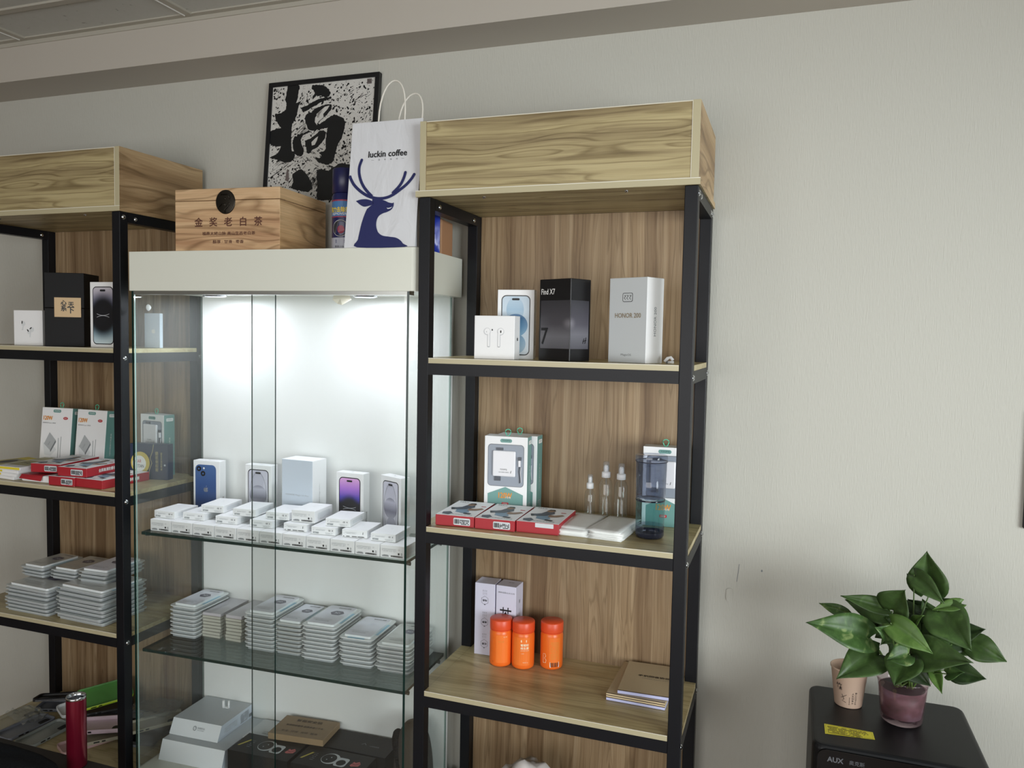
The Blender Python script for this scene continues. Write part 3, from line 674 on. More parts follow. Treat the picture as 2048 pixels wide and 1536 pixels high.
    c = B(); n = 18; c.tube([(0, .0, h+.009+.009*math.sin(a_)) if False else (.0078*math.cos(a_)*(1 if math.sin(a_) > 0 else .75), -.003, h+.0085+.0085*math.sin(a_)) for a_ in [2*PI*i/n-PI/2 for i in range(n+1)]], .0011, 'hook_green', 6)
    c.build('hanging_loop', t, label='translucent green hanging loop')
    return t
charger_box('white teal charger box with window, front one of the pair on the right rack', .1500, -.1130, 1.12, .09, 'window', .1135, .0434, .1985)
charger_box('white teal charger box mostly hidden behind the front charger box, right rack', .1640, -.0600, 1.12, 0, 'window', .110, .044, .197)
charger_box('white teal charger box behind the smoky grey tumbler on the right rack', .5490, -.0860, 1.12, .06, 'window', .104, .044, .1935)
LN = math.atan(.10)
for lab, x, rz, stl in (('charger box leaning at the left end of the left rack, 120W on its white front', -1.3950, .06, 'print'),
                       ('charger box with 120W front beside the leftmost charger box on the left rack', -1.2480, 0, 'print')):
    t = charger_box(lab, x, -.115, 1.1223, 0, stl, .122, .040, .193); t.rotation_euler = (-LN, 0, rz)
charger_box('teal sided charger box seen through the cabinet glass on the left rack', -1.0380, -.0640, 1.12, -.12, 'window', .105, .040, .190)

# ---------------------------------------------------------------- red boxed cable packs
mat('box_red', (168, 38, 48), .4); mat('box_red_dark', (168, 34, 44), .4); mat('pic_slate', (86, 96, 108), .5); mat('pic_dark', (44, 46, 52), .5); mat('pic_tan', (150, 124, 104), .5); mat('pic_blue', (132, 160, 182), .5); mat('sticker', (208, 214, 218), .5)
def red_box(label, x, y, z, rot, w=.100, d=.166, h=.026, group='flat red cartons', tilt=(0, 0), code=True, blank=False, sd=1):
    b = B(); b.box(-w/2, w/2, -d/2, d/2, 0, h, 'box_red', bev=.001, T='card_white', E='card_offwhite')
    T = FT(w, d, h); F = FF(w, d); R = FR(w, d)
    b.poly(T, [(.012, .012), (.030, .006), (.036, .022), (.024, .040), (.008, .030)], 'pic_slate'); b.poly(T, [(.035, .040), (.060, .030), (.070, .044), (.058, .072), (.044, .088), (.030, .075)], 'pic_blue', .0005)
    b.poly(T, [(.030, .062), (.050, .070), (.066, .098), (.060, .120), (.040, .118), (.034, .095), (.016, .080)], 'pic_slate', .0006); b.poly(T, [(.058, .060), (.080, .066), (.094, .086), (.086, .094), (.070, .082), (.058, .084)], 'pic_tan', .0007)
    b.ell(T, .050, .124, .010, .013, 'pic_tan', .0008, 12); b.poly(T, [(.040, .126), (.044, .140), (.056, .141), (.061, .128), (.050, .132)], 'pic_dark', .0009)
    b.poly(T, [(.018, .060), (.034, .072), (.026, .088), (.010, .082)], 'pic_dark', .0005); b.poly(T, [(.060, .026), (.078, .022), (.080, .032), (.060, .036)], 'pic_dark', .0006)
    b.text(T, '全屏贴合手机膜', .062, .014, .006, 'ink_grey', w=.052, z=.0006); b.text(T, 'MAX', .022, .150, .009, 'ink_grey', w=.024, z=.0006); b.rect(T, .078, .090, .112, .118, 'red_print')
    if code:
        b.rr(F, .046, .088, .004, h-.005, .003, 'sticker', .0005); barlines(b, F, .062, .086, .006, h-.008, 4, 'ink_black', sd, .7); barcode(b, F, .048, .061, .007, h-.008, seed=sd)
    if blank: b.rr(F, .046, .090, h-.011, h-.001, .001, 'sticker', .0005)
    b.text(R, '全屏高清防爆手机膜', d*.52, h*.5, .010, 'print_white', w=.085, z=.0006, bold=.0003)
    return place(b, 'film_carton', label, 'box', x, y, z, (tilt[0], tilt[1], rot), group)
red_box('flat red and white carton at the left end of the right rack second shelf', .0840, -.2290, 1.12, .06, .0975, sd=2)
red_box('flat red and white carton, middle of the row of three on the right rack', .1862, -.2255, 1.12, .035, .0985, sd=5)
red_box('flat red and white carton next to the white sachets on the right rack', .2895, -.2175, 1.12, .02, .1020, d=.163, code=False, blank=True)
g = 'flat red cartons'
red_box('red carton lying at the bottom left of the red pile on the left rack', -1.1400, -.2450, 1.12, .04, .094, sd=8)
red_box('red carton lying at the bottom right of the red pile on the left rack', -1.0375, -.2365, 1.12, -.03, .1000, d=.168, h=.0255, code=False)
red_box('red carton on top of the left rack pile, against the black post', -1.1180, -.2300, 1.1465, .08, .101, .168, sd=11)
red_box('red carton on top of the left rack pile, the leftmost one', -1.2450, -.2160, 1.1465, .16, .100, .168, sd=14)
# opened carton and film cards below / left of it
mat('yellow_card', (226, 208, 60), .45); mat('khaki_card', (170, 164, 120), .5)
b = B(); b.box(-.055, .055, -.07, .07, 0, .020, 'card_white', bev=.004); b.add([(-.052, -.071, .021), (.030, -.071, .021), (.030, -.078, .006), (-.052, -.080, .010)], [(3, 2, 1, 0)], 'box_red'); b.add([(-.052, -.0715, .0212), (.030, -.0715, .0212), (.030, .05, .0205), (-.052, .05, .0205)], [(0, 1, 2, 3)], 'box_red')
place(b, 'film_carton', 'opened white carton with a red flap under the leftmost red carton', 'box', -1.2500, -.2490, 1.12, .02)
for k in range(4):
    b = B(); b.box(-.05, .05, -.085, .085, 0, .0095, 'card_white', bev=.001); T = FT(.1, .17, .0095)
    if k == 3: b.rect(T, .0, .1, .12, .17, 'khaki_card'); b.rect(T, .01, .09, .03, .11, 'khaki_card'); b.text(T, 'HD', .05, .07, .02, 'ink_black'); b.rect(FF(.1, .17), .02, .098, .0015, .0085, 'yellow_card')
    else: b.rect(FF(.1, .17), .0, .035, .002, .008, 'yellow_card')
    place(b, 'film_card', 'white and yellow film packet, %s from the top of the stack beside the red cartons' % ORD[3-k], 'film packet', -1.3700+.003*k, -.2350, 1.12+.0097*k, -.10+.04*k, 'white and yellow film packets')
for k in range(2):
    b = B(); b.box(-.046, .046, -.085, .085, 0, .016, 'yellow_card', bev=.001, F='card_white', R='card_white'); T = FT(.092, .17, .016); b.rect(T, .01, .08, .04, .13, 'khaki_card'); b.ell(T, .045, .085, .02, .03, 'pic_dark', .0006)
    place(b, 'film_card', ('yellow topped film packet at the far left edge of the left rack' if k else 'film packet under the yellow topped one at the far left edge'), 'film packet', -1.4720, -.2300, 1.12+.0165*k, -.2, 'yellow film packets')

# navy box behind cabinet glass
mat('navy', (38, 50, 76), .45); mat('gold_line', (196, 182, 130), .4); mat('badge_yellow', (206, 186, 96), .5)
w, d, h = .124, .028, .108
b = carton('', w, d, h, m='navy', bev=.001); F = FF(w, d)
b.ell(F, .034, .050, .031, .034, 'badge_yellow', .0005); b.ell(F, .031, .048, .022, .024, 'print_white', .0008); b.text(F, 'CAR', .028, .055, .010, 'red_print', w=.020, z=.0012); b.text(F, 'TITAN', .033, .040, .010, 'ink_black', w=.026, z=.0012)
b.stroke(F, [(.078, .107), (.074, .085), (.066, .065), (.072, .050), (.064, .030), (.062, .002)], .0016, 'gold_line', .0006, False)
b.text(F, '液态金刚膜', .088, .055, .010, 'gold_line', w=.062, rot=PI/2, z=.0007); b.text(F, '高清抗蓝光护眼', .103, .056, .006, 'gold_line', w=.055, rot=PI/2, z=.0007); b.ell(F, .114, .045, .003, .003, 'apple_silver')
place(b, 'film_box', 'navy blue box with gold print behind the cabinet glass on the left rack', 'box', -.9960, -.1330, 1.12, .20)

# ---------------------------------------------------------------- white sachets, spray bottles, tumbler
mat('sachet', (232, 234, 232), .3)
def sachet(w, d, seed):
    rnd = random.Random(seed); b = B(); nx, ny = 6, 8; v = []
    for j in range(ny+1):
        for i in range(nx+1):
            u, q = i/nx, j/ny; e = min(u, 1-u, q, 1-q)
            v.append(((u-.5)*w, (q-.5)*d, .0004+.0022*min(1, e*6)*(.7+.3*rnd.random())))
    n = len(v); v += [(x, y, 0) for x, y, z in v]
    f = []
    for j in range(ny):
        for i in range(nx):
            a = j*(nx+1)+i; f.append((a, a+1, a+nx+2, a+nx+1)); f.append((n+a+nx+1, n+a+nx+2, n+a+1, n+a))
    ring = [i for i in range(nx+1)]+[(j+1)*(nx+1)+nx for j in range(ny)]+[ny*(nx+1)+i for i in range(nx-1, -1, -1)]+[j*(nx+1) for j in range(ny-1, 0, -1)]
    for k in range(len(ring)): a, c = ring[k], ring[(k+1) % len(ring)]; f.append((n+a, n+c, c, a))
    b.add(v, f, 'sachet', True); return b
for s_, (cx, cy, rot, nn, nm) in enumerate(((.3700, -.2080, -.02, 6, 'left'), (.4560, -.2140, -.10, 7, 'right'))):
    pro = sachet(.080, .165, 5+s_).build('sachet')
    for k in range(nn):
        o = pro if k == 0 else pro.copy()
        if k: S.collection.objects.link(o)
        rnd = random.Random(k*7+s_)
        o.location = (cx+rnd.uniform(-.004, .004), cy+rnd.uniform(-.005, .005)+(.012 if (s_ == 0 and k == nn-1) else 0), 1.1201+.0030*k); o.rotation_euler = (0, 0, rot+rnd.uniform(-.05, .05)+(-.06 if s_ == 0 and k == nn-1 else 0))
        tag(o, 'flat white sachet, %s from the top of the %s pile on the right rack' % (ORD[nn-1-k], nm), 'sachet', 'white sachets on the right rack')
glass('pet', (.965, .975, .97), 1.6, .02); mat('cap_white', (238, 239, 240), .35); glass('cap_clear', (.9, .91, .92), 1.3, .12, (235, 236, 238))
def spray(label, x, y, r, hb, hc, group='clear spray bottles'):
    t = thing('spray_bottle', label, 'bottle', (x, y, 1.12), 0, group)
    B().lathe([(0, .0005), (r*.85, .0005), (r, .004), (r, hb-.016), (r*.8, hb-.006), (r*.42, hb), (r*.42, hb+.006)], 'pet', 28).build('bottle_body', t)
    B().tube([(0, 0, hb+.004), (.001, 0, hb*.6), (.006, 0, .006)], .0016, 'cap_clear', 8).build('dip_tube', t)
    c = B().lathe([(0, hb+.001), (r*.66, hb+.001), (r*.66, hb+.014), (r*.5, hb+.0155), (r*.38, hb+.016), (r*.38, hb+.026), (r*.30, hb+.031), (0, hb+.032)], 'cap_white', 24); c.build('pump', t)
    B().lathe([(r*.50, hb+.0160), (r*.48, hb+.034), (r*.40, hb+hc), (0, hb+hc+.0005)], 'cap_clear', 24).build('clear_cap', t)
spray('smaller clear spray bottle, leftmost of the three on the right rack', .3680, -.110, .0135, .078, .036)
spray('clear spray bottle, middle one of three on the right rack', .4090, -.115, .0165, .110, .040)
spray('clear spray bottle nearest the tumbler on the right rack', .4475, -.118, .0165, .108, .040)
glass('smoke', (.74, .77, .83), 1.6, .10, (150, 158, 176)); mat('smoke_dark', (40, 44, 58), .12); glass('smoke_base', (.55, .60, .70), 1.6, .18, (50, 60, 84))
glass('smoke_teal', (.66, .79, .80), 1.6, .12, (84, 138, 138))
t = thing('tumbler', 'tall translucent smoky grey tumbler standing near the right post of the right rack', 'cup', (.5370, -.2200, 1.12))
B().lathe([(0, .001), (.030, .001), (.0325, .006), (.0325, .014)], 'smoke_dark', 40).lathe([(.0325, .014), (.0325, .028)], 'smoke_base', 40).lathe([(.0325, .028), (.0330, .086)], 'smoke_teal', 40).build('lower_cup', t)
B().lathe([(.0336, .085), (.0338, .0875), (.0330, .089)], 'smoke_dark', 40).build('joint_ring', t)
B().lathe([(0, .0895), (.0318, .0895), (.0335, .092), (.0350, .176), (.0338, .176), (.0322, .093), (0, .0915)], 'smoke', 40).build('upper_cup', t)
B().lathe([(.0355, .174), (.0368, .176), (.0368, .187), (.0362, .189), (0, .1885)], 'smoke', 40).lathe([(.0366, .1745), (.0372, .1755), (.0366, .1765)], 'smoke_dark', 40).build('lid', t)

# ---------------------------------------------------------------- right rack, third shelf
mat('lilac_card', (214, 214, 232), .5)
def tea_carton(label, x, y, rot, art):
    w, d, h = .0565, .0545, .195
    b = carton('', w, d, h, m='lilac_card', bev=.0012); F = FF(w, d); R = FR(w, d); T = FT(w, d, h)
    if art:
        b.text(F, '清新岩韵/山水之间', w/2+.001, h-.018, .0045, 'ink_grey', w=.046)
        b.text(F, '茶', w/2, h-.086, .058, 'ink_black', w=.034, z=.0006)
        b.text(R, '茶', d/2, h-.045, .010, 'ink_grey'); b.text(R, '禅茶一味', d/2, h-.075, .005, 'ink_light', rot=PI/2, w=.022); b.text(R, '茶', d/2, h-.105, .010, 'ink_grey')
        b.text(T, '茶禅', w*.55, d*.6, .006, 'ink_grey', w=.016)
    else:
        for i, s_ in enumerate(('乌龙', '岩茶', '红茶')):
            cy = h-.046-i*.059; cx = w*.5
            hexa = [(cx+.0105*math.sin(k*PI/3), cy+.0118*math.cos(k*PI/3)) for k in range(7)]
            b.stroke(F, hexa, .0006, 'ink_black', .0005, False); b.text(F, s_, cx, cy, .0055, 'ink_black', w=.0125, rot=PI, bold=.0002)
            b.poly(F, [(cx-.002, cy-.012), (cx+.002, cy-.012), (cx, cy-.009)], 'ink_black', .0007)
            for q in (-.0045, 0, .0045): b.text(F, '一叶一味', cx+q, cy+.021, .0026, 'ink_grey', w=.014, rot=PI/2)
        b.stroke(T, [(.004, .02), (.03, .022), (.034, .046), (.052, .048)], .0007, 'ink_light', .0005, False)
    return place(b, 'tea_carton', label, 'box', x, y, .72, rot)
tea_carton('tall white tea carton with three hexagon marks, left one of the pair', .0815, -.0600, .05, False)
tea_carton('tall white tea carton with a big black character, right one of the pair', .1430, -.0600, -.02, True)
mat('orange_body', (240, 112, 36), .32); mat('orange_cap', (226, 82, 40), .38); mat('orange_label', (246, 126, 48), .35); mat('cream_print', (250, 226, 190), .5)
def cyl_frame(r, a, z):   # tangent frame on a cylinder, a = azimuth of the outward normal
    n = Vector((math.cos(a), math.sin(a), 0)); ex = Vector((-math.sin(a), math.cos(a), 0)); M = Matrix((ex, Vector((0, 0, 1)), n)).transposed().to_4x4(); M.translation = n*r+Vector((0, 0, z)); return M
def wrap(b, r, a0, z, items):
    """items drawn flat in (s, t) and wrapped on the cylinder"""
    base = len(b.v); inv = b.M.inverted()
    for fn in items: fn(Matrix.Identity(4))
    for i in range(base, len(b.v)):
        p = inv @ Vector(b.v[i]); an = a0+p.x/r; rr_ = r+p.z
        b.v[i] = tuple(b.M @ Vector((rr_*math.cos(an), rr_*math.sin(an), z+p.y)))
def orange(label, x, y, kind):
    t = thing('supplement_bottle', label, 'bottle', (x, y, .72), 0, 'orange bottles')
    r = .0292; A = -PI/2+.25
    b = B(); b.lathe([(0, .0005), (.025, .0005), (.0282, .003), (r, .008), (r, .086), (.0278, .092), (.0265, .094)], 'orange_body', 48)
    lab = lambda x0, x1: wrap(b, r, A, 0, [lambda F: [b.rect(F, x0+(x1-x0)*k/8, x0+(x1-x0)*(k+1)/8, .012, .084, 'orange_label', .0003) for k in range(8)]])
    if kind == 0:
        lab(-.010, .022); wrap(b, r, A, 0, [lambda F: (b.text(F, '维生素', .004, .068, .005, 'orange_print', w=.014, z=.0008), b.text(F, 'VC+B', .014, .080, .0030, 'cream_print', w=.010, z=.0008), b.text(F, '1', -.018, .014, .004, 'ink_black', z=.0008))])
    elif kind == 1:
        lab(-.026, .020); wrap(b, r, A, 0, [lambda F: (b.rr(F, -.004, .011, .073, .079, .001, 'cream_print', .0006), b.text(F, '葡萄籽', .006, .0655, .0062, 'cream_print', w=.021, z=.0008, bold=.0002), b.text(F, '维生素', .006, .0575, .0062, 'cream_print', w=.021, z=.0008, bold=.0002), b.text(F, 'GRAPE SEED VITAMIN', .006, .051, .0022, 'cream_print', w=.022, z=.0008), b.text(F, '120片', .001, .0435, .003, 'cream_print', z=.0008), b.text(F, '净含量 72g', .008, .020, .003, 'cream_print', z=.0008))])
    else:
        lab(-.006, .024)
        wrap(b, r, A, 0, [lambda F: (b.rr(F, -.003, .021, .008, .022, .001, 'print_white', .0006), [b.rect(F, -.001+i*.0019, -.001+i*.0019+random.Random(i).uniform(.0005, .0013), .0095, .0205, 'ink_black', .0009) for i in range(11)],
            b.stroke(F, [(-.022, .018), (-.022, .042), (-.016, .042), (-.014, .036), (-.018, .031), (-.013, .026), (-.014, .019), (-.022, .018)], .0011, 'cream_print', .0008, False), barlines(b, F, -.001, .020, .030, .076, 12, 'orange_print', 4, .4))])
    b.build('bottle_body', t)
    c = B().lathe([(.0270, .0945), (.0288, .0955), (.0293, .098), (.0293, .1195), (.0280, .1215), (.0, .1218)], 'orange_cap', 48); c.lathe([(.0282, .0935), (.0290, .0942), (.0270, .0946)], 'orange_cap', 48)
    c.build('cap', t)
orange('orange plastic bottle in front of the white tea cartons, leftmost of three', .1420, -.1190, 0)
orange('orange plastic bottle, middle one of three, touching the leftmost', .2015, -.1130, 1)
orange('orange plastic bottle standing apart on the right, barcode at its foot', .2710, -.0870, 2)
mat('kraft', (196, 178, 146), .6); mat('page_lilac', (196, 200, 236), .5); mat('dark_line', (60, 44, 36), .6); mat('kraft_light', (214, 194, 156), .6)
def notebook(label, x, y, z, rot, h, top, w=.138, d=.196, pages='page_lilac'):
    b = B(); b.box(-w/2, w/2, -d/2, d/2, 0, h, 'kraft', T='kraft', F=pages, R=pages)
    b.box(-w/2, w/2, -d/2-.0004, -d/2+.001, h-.0009, h+.0002, 'dark_line'); b.box(-w/2, w/2, -d/2-.0004, -d/2+.001, -.0001, .0006, 'dark_line')
    if top:
        T = FT(w, d, h); b.text(T, '手机回收协议书', .080, .098, .010, 'ink_black', w=.090, bold=.0003); b.text(T, '二手手机回收 交易凭证 签字有效', .078, .084, .0036, 'ink_grey', w=.075)
    return place(b, 'notebook', label, 'notebook', x, y, z, rot, 'kraft notebooks')
for k, (pg, hh) in enumerate((('page_lilac', .0075), ('kraft_light', .0050), ('kraft_light', .0050))):
    notebook('kraft covered notebook, %s from the bottom of the stack on the right rack' % ORD[k], .5180, -.1262, .72+(0, .0077, .0129)[k], -.02, hh, False, pages=pg)
notebook('kraft covered notebook with black title, on top of the stack on the right rack', .5300, -.1270, .7381, .04, .0085, True, w=.122, d=.176)
# plastic bag on the lowest shelf
mat('bag_plastic', (205, 200, 196), .35)
bm = bmesh.new(); bmesh.ops.create_icosphere(bm, subdivisions=4, radius=1)
rnd = random.Random(3)
from mathutils import noise as mn
b = B(); vs = []
for v in bm.verts:
    k = 1+.22*mn.noise(v.co*2.3)+.10*mn.noise(v.co*6)
    z = v.co.z*k; vs.append((v.co.x*k*.085, v.co.y*k*.07, max(0, .095+z*.088)+.010*mn.noise(v.co*4)*(z > .5)))
b.add(vs, [tuple(v.index for v in f.verts) for f in bm.faces], 'bag_plastic', True); bm.free()
place(b, 'plastic_bag', 'pale crumpled plastic bag on the lowest visible shelf of the right rack', 'bag', .245, -.18, .3205, 0)

# ---------------------------------------------------------------- cabinet: small white accessory cartons on the upper glass shelf
def acc(h, style):
    w, d = .0690, .0950; b = carton('', w, d, h, bev=.0009); F = FF(w, d); R = FR(w, d); T = FT(w, d, h)
    if style == 'tall':
        barlines(b, F, .005, .045, .016, .0245, 4, 'ink_light', 2, .4); b.text(F, 'CE', .052, .022, .003, 'ink_light'); barlines(b, F, .007, .024, .0035, .009, 2, 'ink_grey', 3)
        b.rr(F, .005, .024, .003, .0065, .001, 'ink_light'); barcode(b, F, .030, .062, .0032, .0075); b.rr(F, .049, .0535, .0095, .0145, .0008, 'ink_black'); b.rr(F, .0575, .0610, .009, .0145, .001, 'ink_grey'); b.rr(F, .0583, .0602, .010, .0135, .0008, 'card_white', .0007)
    elif style == 'low':
        barlines(b, F, .005, .040, .011, .015, 2, 'ink_light', 5, .4); b.rr(F, .005, .022, .003, .0075, .001, 'ink_light'); barlines(b, F, .006, .021, .0035, .0065, 1, 'ink_grey', 5)
        b.text(F, 'CE', .052, .0125, .0036, 'ink_black', bold=.0001); b.text(F, 'X', .0605, .0125, .0038, 'ink_black', bold=.0001); barlines(b, F, .040, .062, .003, .008, 2, 'ink_light', 8, .4)
    else:
        barlines(b, F, .005, .045, .010, .015, 2, 'ink_light', 5, .4); barlines(b, F, .004, .022, .0022, .0042, 1, 'ink_black', 5, .9); barlines(b, F, .028, .062, .0022, .0042, 1, 'ink_black', 7, .9); b.stroke(F, [(.058, .010), (.0585, .015)], .0014, 'ink_black')
    b.rr(R, .015, .080, h*.25, h*.75, .002, 'card_offwhite'); apple(b, T, w/2, d*.6, .008, 'card_offwhite')
    return b
ZS = 1.0182
tall = acc(.0320, 'tall').build('accessory_carton'); low = acc(.0200, 'low').build('accessory_carton'); low2 = acc(.0200, 'mark').build('accessory_carton')
used = set()
def acc_put(src, x, y, z, rot, label, group):
    o = src if src.name not in used else src.copy()
    if src.name in used: S.collection.objects.link(o)
    used.add(src.name); o.location = (x, y, z); o.rotation_euler = (0, 0, rot); tag(o, label, 'box', group)
for k in range(11):
    x = -.7945+k*(.7087/10); y = -.2630+k*(.0180/10)
    acc_put(tall, x, y-.0010, ZS, .020, 'white accessory carton, %s from the left in the bottom row on upper glass shelf' % ORD[k], 'white cartons, bottom row')
Z2 = ZS+.0322
M2 = [(-.8000, -.2440, .02, low), (-.7140, -.2300, .06, low), (-.6040, -.2290, .06, low), (-.4930, -.2270, .06, low), (-.3870, -.2240, .04, low2), (-.3020, -.2260, .09, low), (-.2150, -.2190, .11, low2), (-.1280, -.2220, .06, low)]
for k, (x, y, r, s_) in enumerate(M2):
    acc_put(s_, x, y, Z2, r, 'flat white carton, %s from the left in the middle row on upper glass shelf' % ORD[k], 'white cartons, middle row')
Z3 = Z2+.0202
M3 = [(-.6740, -.2060, .14, low), (-.5660, -.2070, .12, low), (-.4600, -.2040, .10, low), (-.3780, -.2030, .07, tall), (-.2740, -.2050, .13, low)]
for k, (x, y, r, s_) in enumerate(M3):
    acc_put(s_, x, y, Z3, r, 'white carton, %s from the left in the top row on upper glass shelf' % ORD[k], 'white cartons, top row')
for kind, x, y, r, lab, kw in (('back', -.7960, -.1130, .10, 'phone carton showing a blue phone back, leftmost in the cabinet', {}),
                       ('grey', -.6130, -.1100, .03, 'white phone carton with grey bubble screen, second from the left in the cabinet', {}),
                       ('purple', -.3098, -.1080, -.05, 'phone carton with a purple to black screen in the cabinet', {}),
                       ('grey', -.1760, -.1110, -.40, 'phone carton with grey bubble screen, turned, at the cabinet right end', {'w': .086})):
    place(phone_box(kind, h=.170, **kw), 'phone_box', lab, 'box', x, y, ZS, r)
mat('card_blue', (206, 216, 228), .4)
w, d, h = .1045, .0653, .198
b = carton('', w, d, h, F='card_blue'); b.text(FF(w, d), 'HONOR Magic V2 Pro', w/2, .098, .0058, 'ink_light', w=.078); b.text(FR(w, d), 'HONOR Magic V2 Pro', d/2, .10, .005, 'ink_light', w=.06, rot=PI/2)
place(b, 'phone_box', 'tall plain pale carton in the middle of the upper glass shelf', 'box', -.4655, -.1125, ZS, -.04)

# ---------------------------------------------------------------- blister packs
mat('blister_rim', (238, 242, 242), .22, coat=.4); mat('blister_tray', (168, 174, 176), .25, coat=.3); mat('blister_top', (232, 237, 238), .22, coat=.4); mat('pack_blue', (150, 196, 218), .35); mat('pack_hex', (112, 110, 124), .4); mat('pack_card', (238, 238, 248), .35)
mat('blister_grey', (206, 208, 204), .25, coat=.4); mat('blister_dim', (196, 204, 204), .25, coat=.3)
def pack(w, d, h, top=False, tone='blister_rim', art=0):
    b = B(); b.prism(rrect(-w/2, w/2, -d/2, d/2, .012), h-.0036, h-.0016, tone)
    b.prism(rrect(-w/2+.006, w/2-.006, -d/2+.006, d/2-.006, .008), 0, h-.0036, 'blister_tray')
    if top:
        i = .011; b.prism(rrect(-w/2+i, w/2-i, -d/2+i, d/2-i, .006), h-.0016, h+.0040, 'blister_top', top='pack_card' if art != 2 else 'blister_grey')
        T = FT(w, d, h+.0040)
        hx, hy = w*.56, d*.60
        if art != 3: b.poly(T, [(hx+w*.20*math.cos(a_), hy+w*.17*math.sin(a_)) for a_ in [k*PI/3 for k in range(6)]], 'pack_hex', .0003)
        b.text(T, '3D', hx, hy, w*.10, 'pack_card', z=.0006)
        b.text(T, 'SCREEN PROTECTOR', w*.42, d*.26, .004, 'ink_light', w=w*.55); b.text(T, '高清钢化膜', w*.45, d*.20, .006, 'ink_light', w=w*.4)
        b.text(T, '钢化膜', w*.6, d*.84, .008, 'ink_grey', w=w*.38)
        U = FT(w, d, h-.0016); b.rect(U, w-.010, w-.003, d*.25, d*.75, 'pack_blue', .0003)
        if art == 3: b.rr(U, w*.25, w*.75, .002, .010, .002, 'pack_blue', .0003)
    return b
PK = {}
def stack(where, x, y, z, w, d, n, step, rot, tone='blister_rim', art=0, lean=0, seed=0, jit=.003, group='blister packs', word='clear blister pack', top=True):
    rnd = random.Random(seed)
    key = (round(w, 3), round(d, 3), round(step, 4), tone)
    for k in range(n):
        tk = key+(top and k == n-1, art if k == n-1 else 0)
        if tk not in PK: PK[tk] = o = pack(w, d, step, top and k == n-1, tone, art).build('blister_pack')
        else: o = PK[tk].copy(); S.collection.objects.link(o)
        o.location = (x+rnd.uniform(-jit, jit)+lean*k, y+rnd.uniform(-jit, jit), z+k*(step+.00012)); o.rotation_euler = (0, 0, rot+rnd.uniform(-.02, .02))
        tag(o, '%s, %s from the top of the %s' % (word, ORD[n-1-k], where), 'blister pack', group)
ZL = .6892; st = .0116; gn = 'screen protector packs on the lower glass shelf'
stack('leftmost stack on lower glass shelf', -.7960, -.1580, ZL, .0930, .154, 8, .0115, .03, seed=1, group=gn, jit=.0012, lean=.0002)
stack('fourth stack on lower glass shelf', -.5350, -.1520, ZL, .0980, .160, 9, .0116, .04, seed=2, group=gn, jit=.0018)
stack('fifth stack on lower glass shelf', -.4460, -.1460, ZL, .0880, .155, 8, .0110, .03, seed=3, group=gn, jit=.0015, tone='blister_grey')
stack('sixth stack on lower glass shelf', -.3480, -.1480, ZL, .1040, .160, 9, .0108, .05, seed=4, group=gn, jit=.002, art=0)
stack('seventh stack on lower glass shelf', -.2350, -.1460, ZL, .1000, .160, 7, .0112, .05, seed=5, group=gn, art=3, jit=.0025)
stack('rightmost stack on lower glass shelf', -.1250, -.1420, ZL, .1000, .165, 7, .0106, .05, seed=6, group=gn, art=2, jit=.004)
# film in loose sleeves, two low stacks
glass('sleeve', (.95, .95, .94), 1.8, .12, (215, 215, 205)); mat('sleeve_card', (222, 222, 210), .4); mat('sleeve_white', (232, 228, 240), .4)
def sleeve(w, d, h, top):
    b = B(); b.box(-w/2+.003, w/2-.003, -d/2+.004, d/2-.004, .0004, h-.001, 'sleeve_white' if top else 'sleeve_card')
    b.box(-w/2, w/2, -d/2, d/2, 0, h-.0005, 'sleeve'); return b
for nm, x, y, w, d, n, st_, r in (('second', -.7205, -.1310, .066, .145, 8, .0092, .04), ('third', -.6420, -.1290, .058, .150, 8, .0096, .02)):
    A_ = sleeve(w, d, st_, False).build('film_sleeve'); Bm = sleeve(w, d, st_, True).build('film_sleeve')
    for k in range(n):
        rnd = random.Random(k+n)
        o = Bm if k == n-1 else (A_ if k == 0 else A_.copy())
        if 0 < k < n-1: S.collection.objects.link(o)
        o.location = (x+rnd.uniform(-.002, .002), y+rnd.uniform(-.002, .002), ZL+k*(st_+.0001)); o.rotation_euler = (0, 0, r+rnd.uniform(-.03, .03))
        tag(o, 'sleeved film card, %s from the top of the %s stack, lower glass shelf' % (ORD[n-1-k], nm), 'film sleeve', 'sleeved film cards')
gl = 'screen protector packs on the left rack'
stack('front left pile on the left rack', -1.2950, -.2360, .7202, .180, .170, 7, .0110, -.03, seed=11, group=gl, tone='blister_dim', art=2, jit=.006, word='large blister pack')
stack('front right pile on the left rack', -1.0850, -.2380, .7202, .188, .165, 8, .0120, -.04, seed=12, group=gl, tone='blister_dim', art=2, jit=.005, word='large blister pack')
ZU = .7202+.0850; stack('upper left pile, left rack', -1.3500, -.1780, ZU, .100, .15, 3, .0105, -.04, seed=13, group=gl, tone='blister_dim', art=2, word='small blister pack')
ZU = .7202+.1010; stack('upper middle pile, left rack', -1.2200-.012, -.1750, ZU-.012, .106, .15, 3, .0100, .0, seed=14, group=gl, tone='blister_dim', art=2, word='small blister pack')
stack('upper right pile, left rack', -1.1050, -.1830, ZU, .110, .16, 3, .0110, .03, seed=15, group=gl, tone='blister_dim', art=0, word='small blister pack')

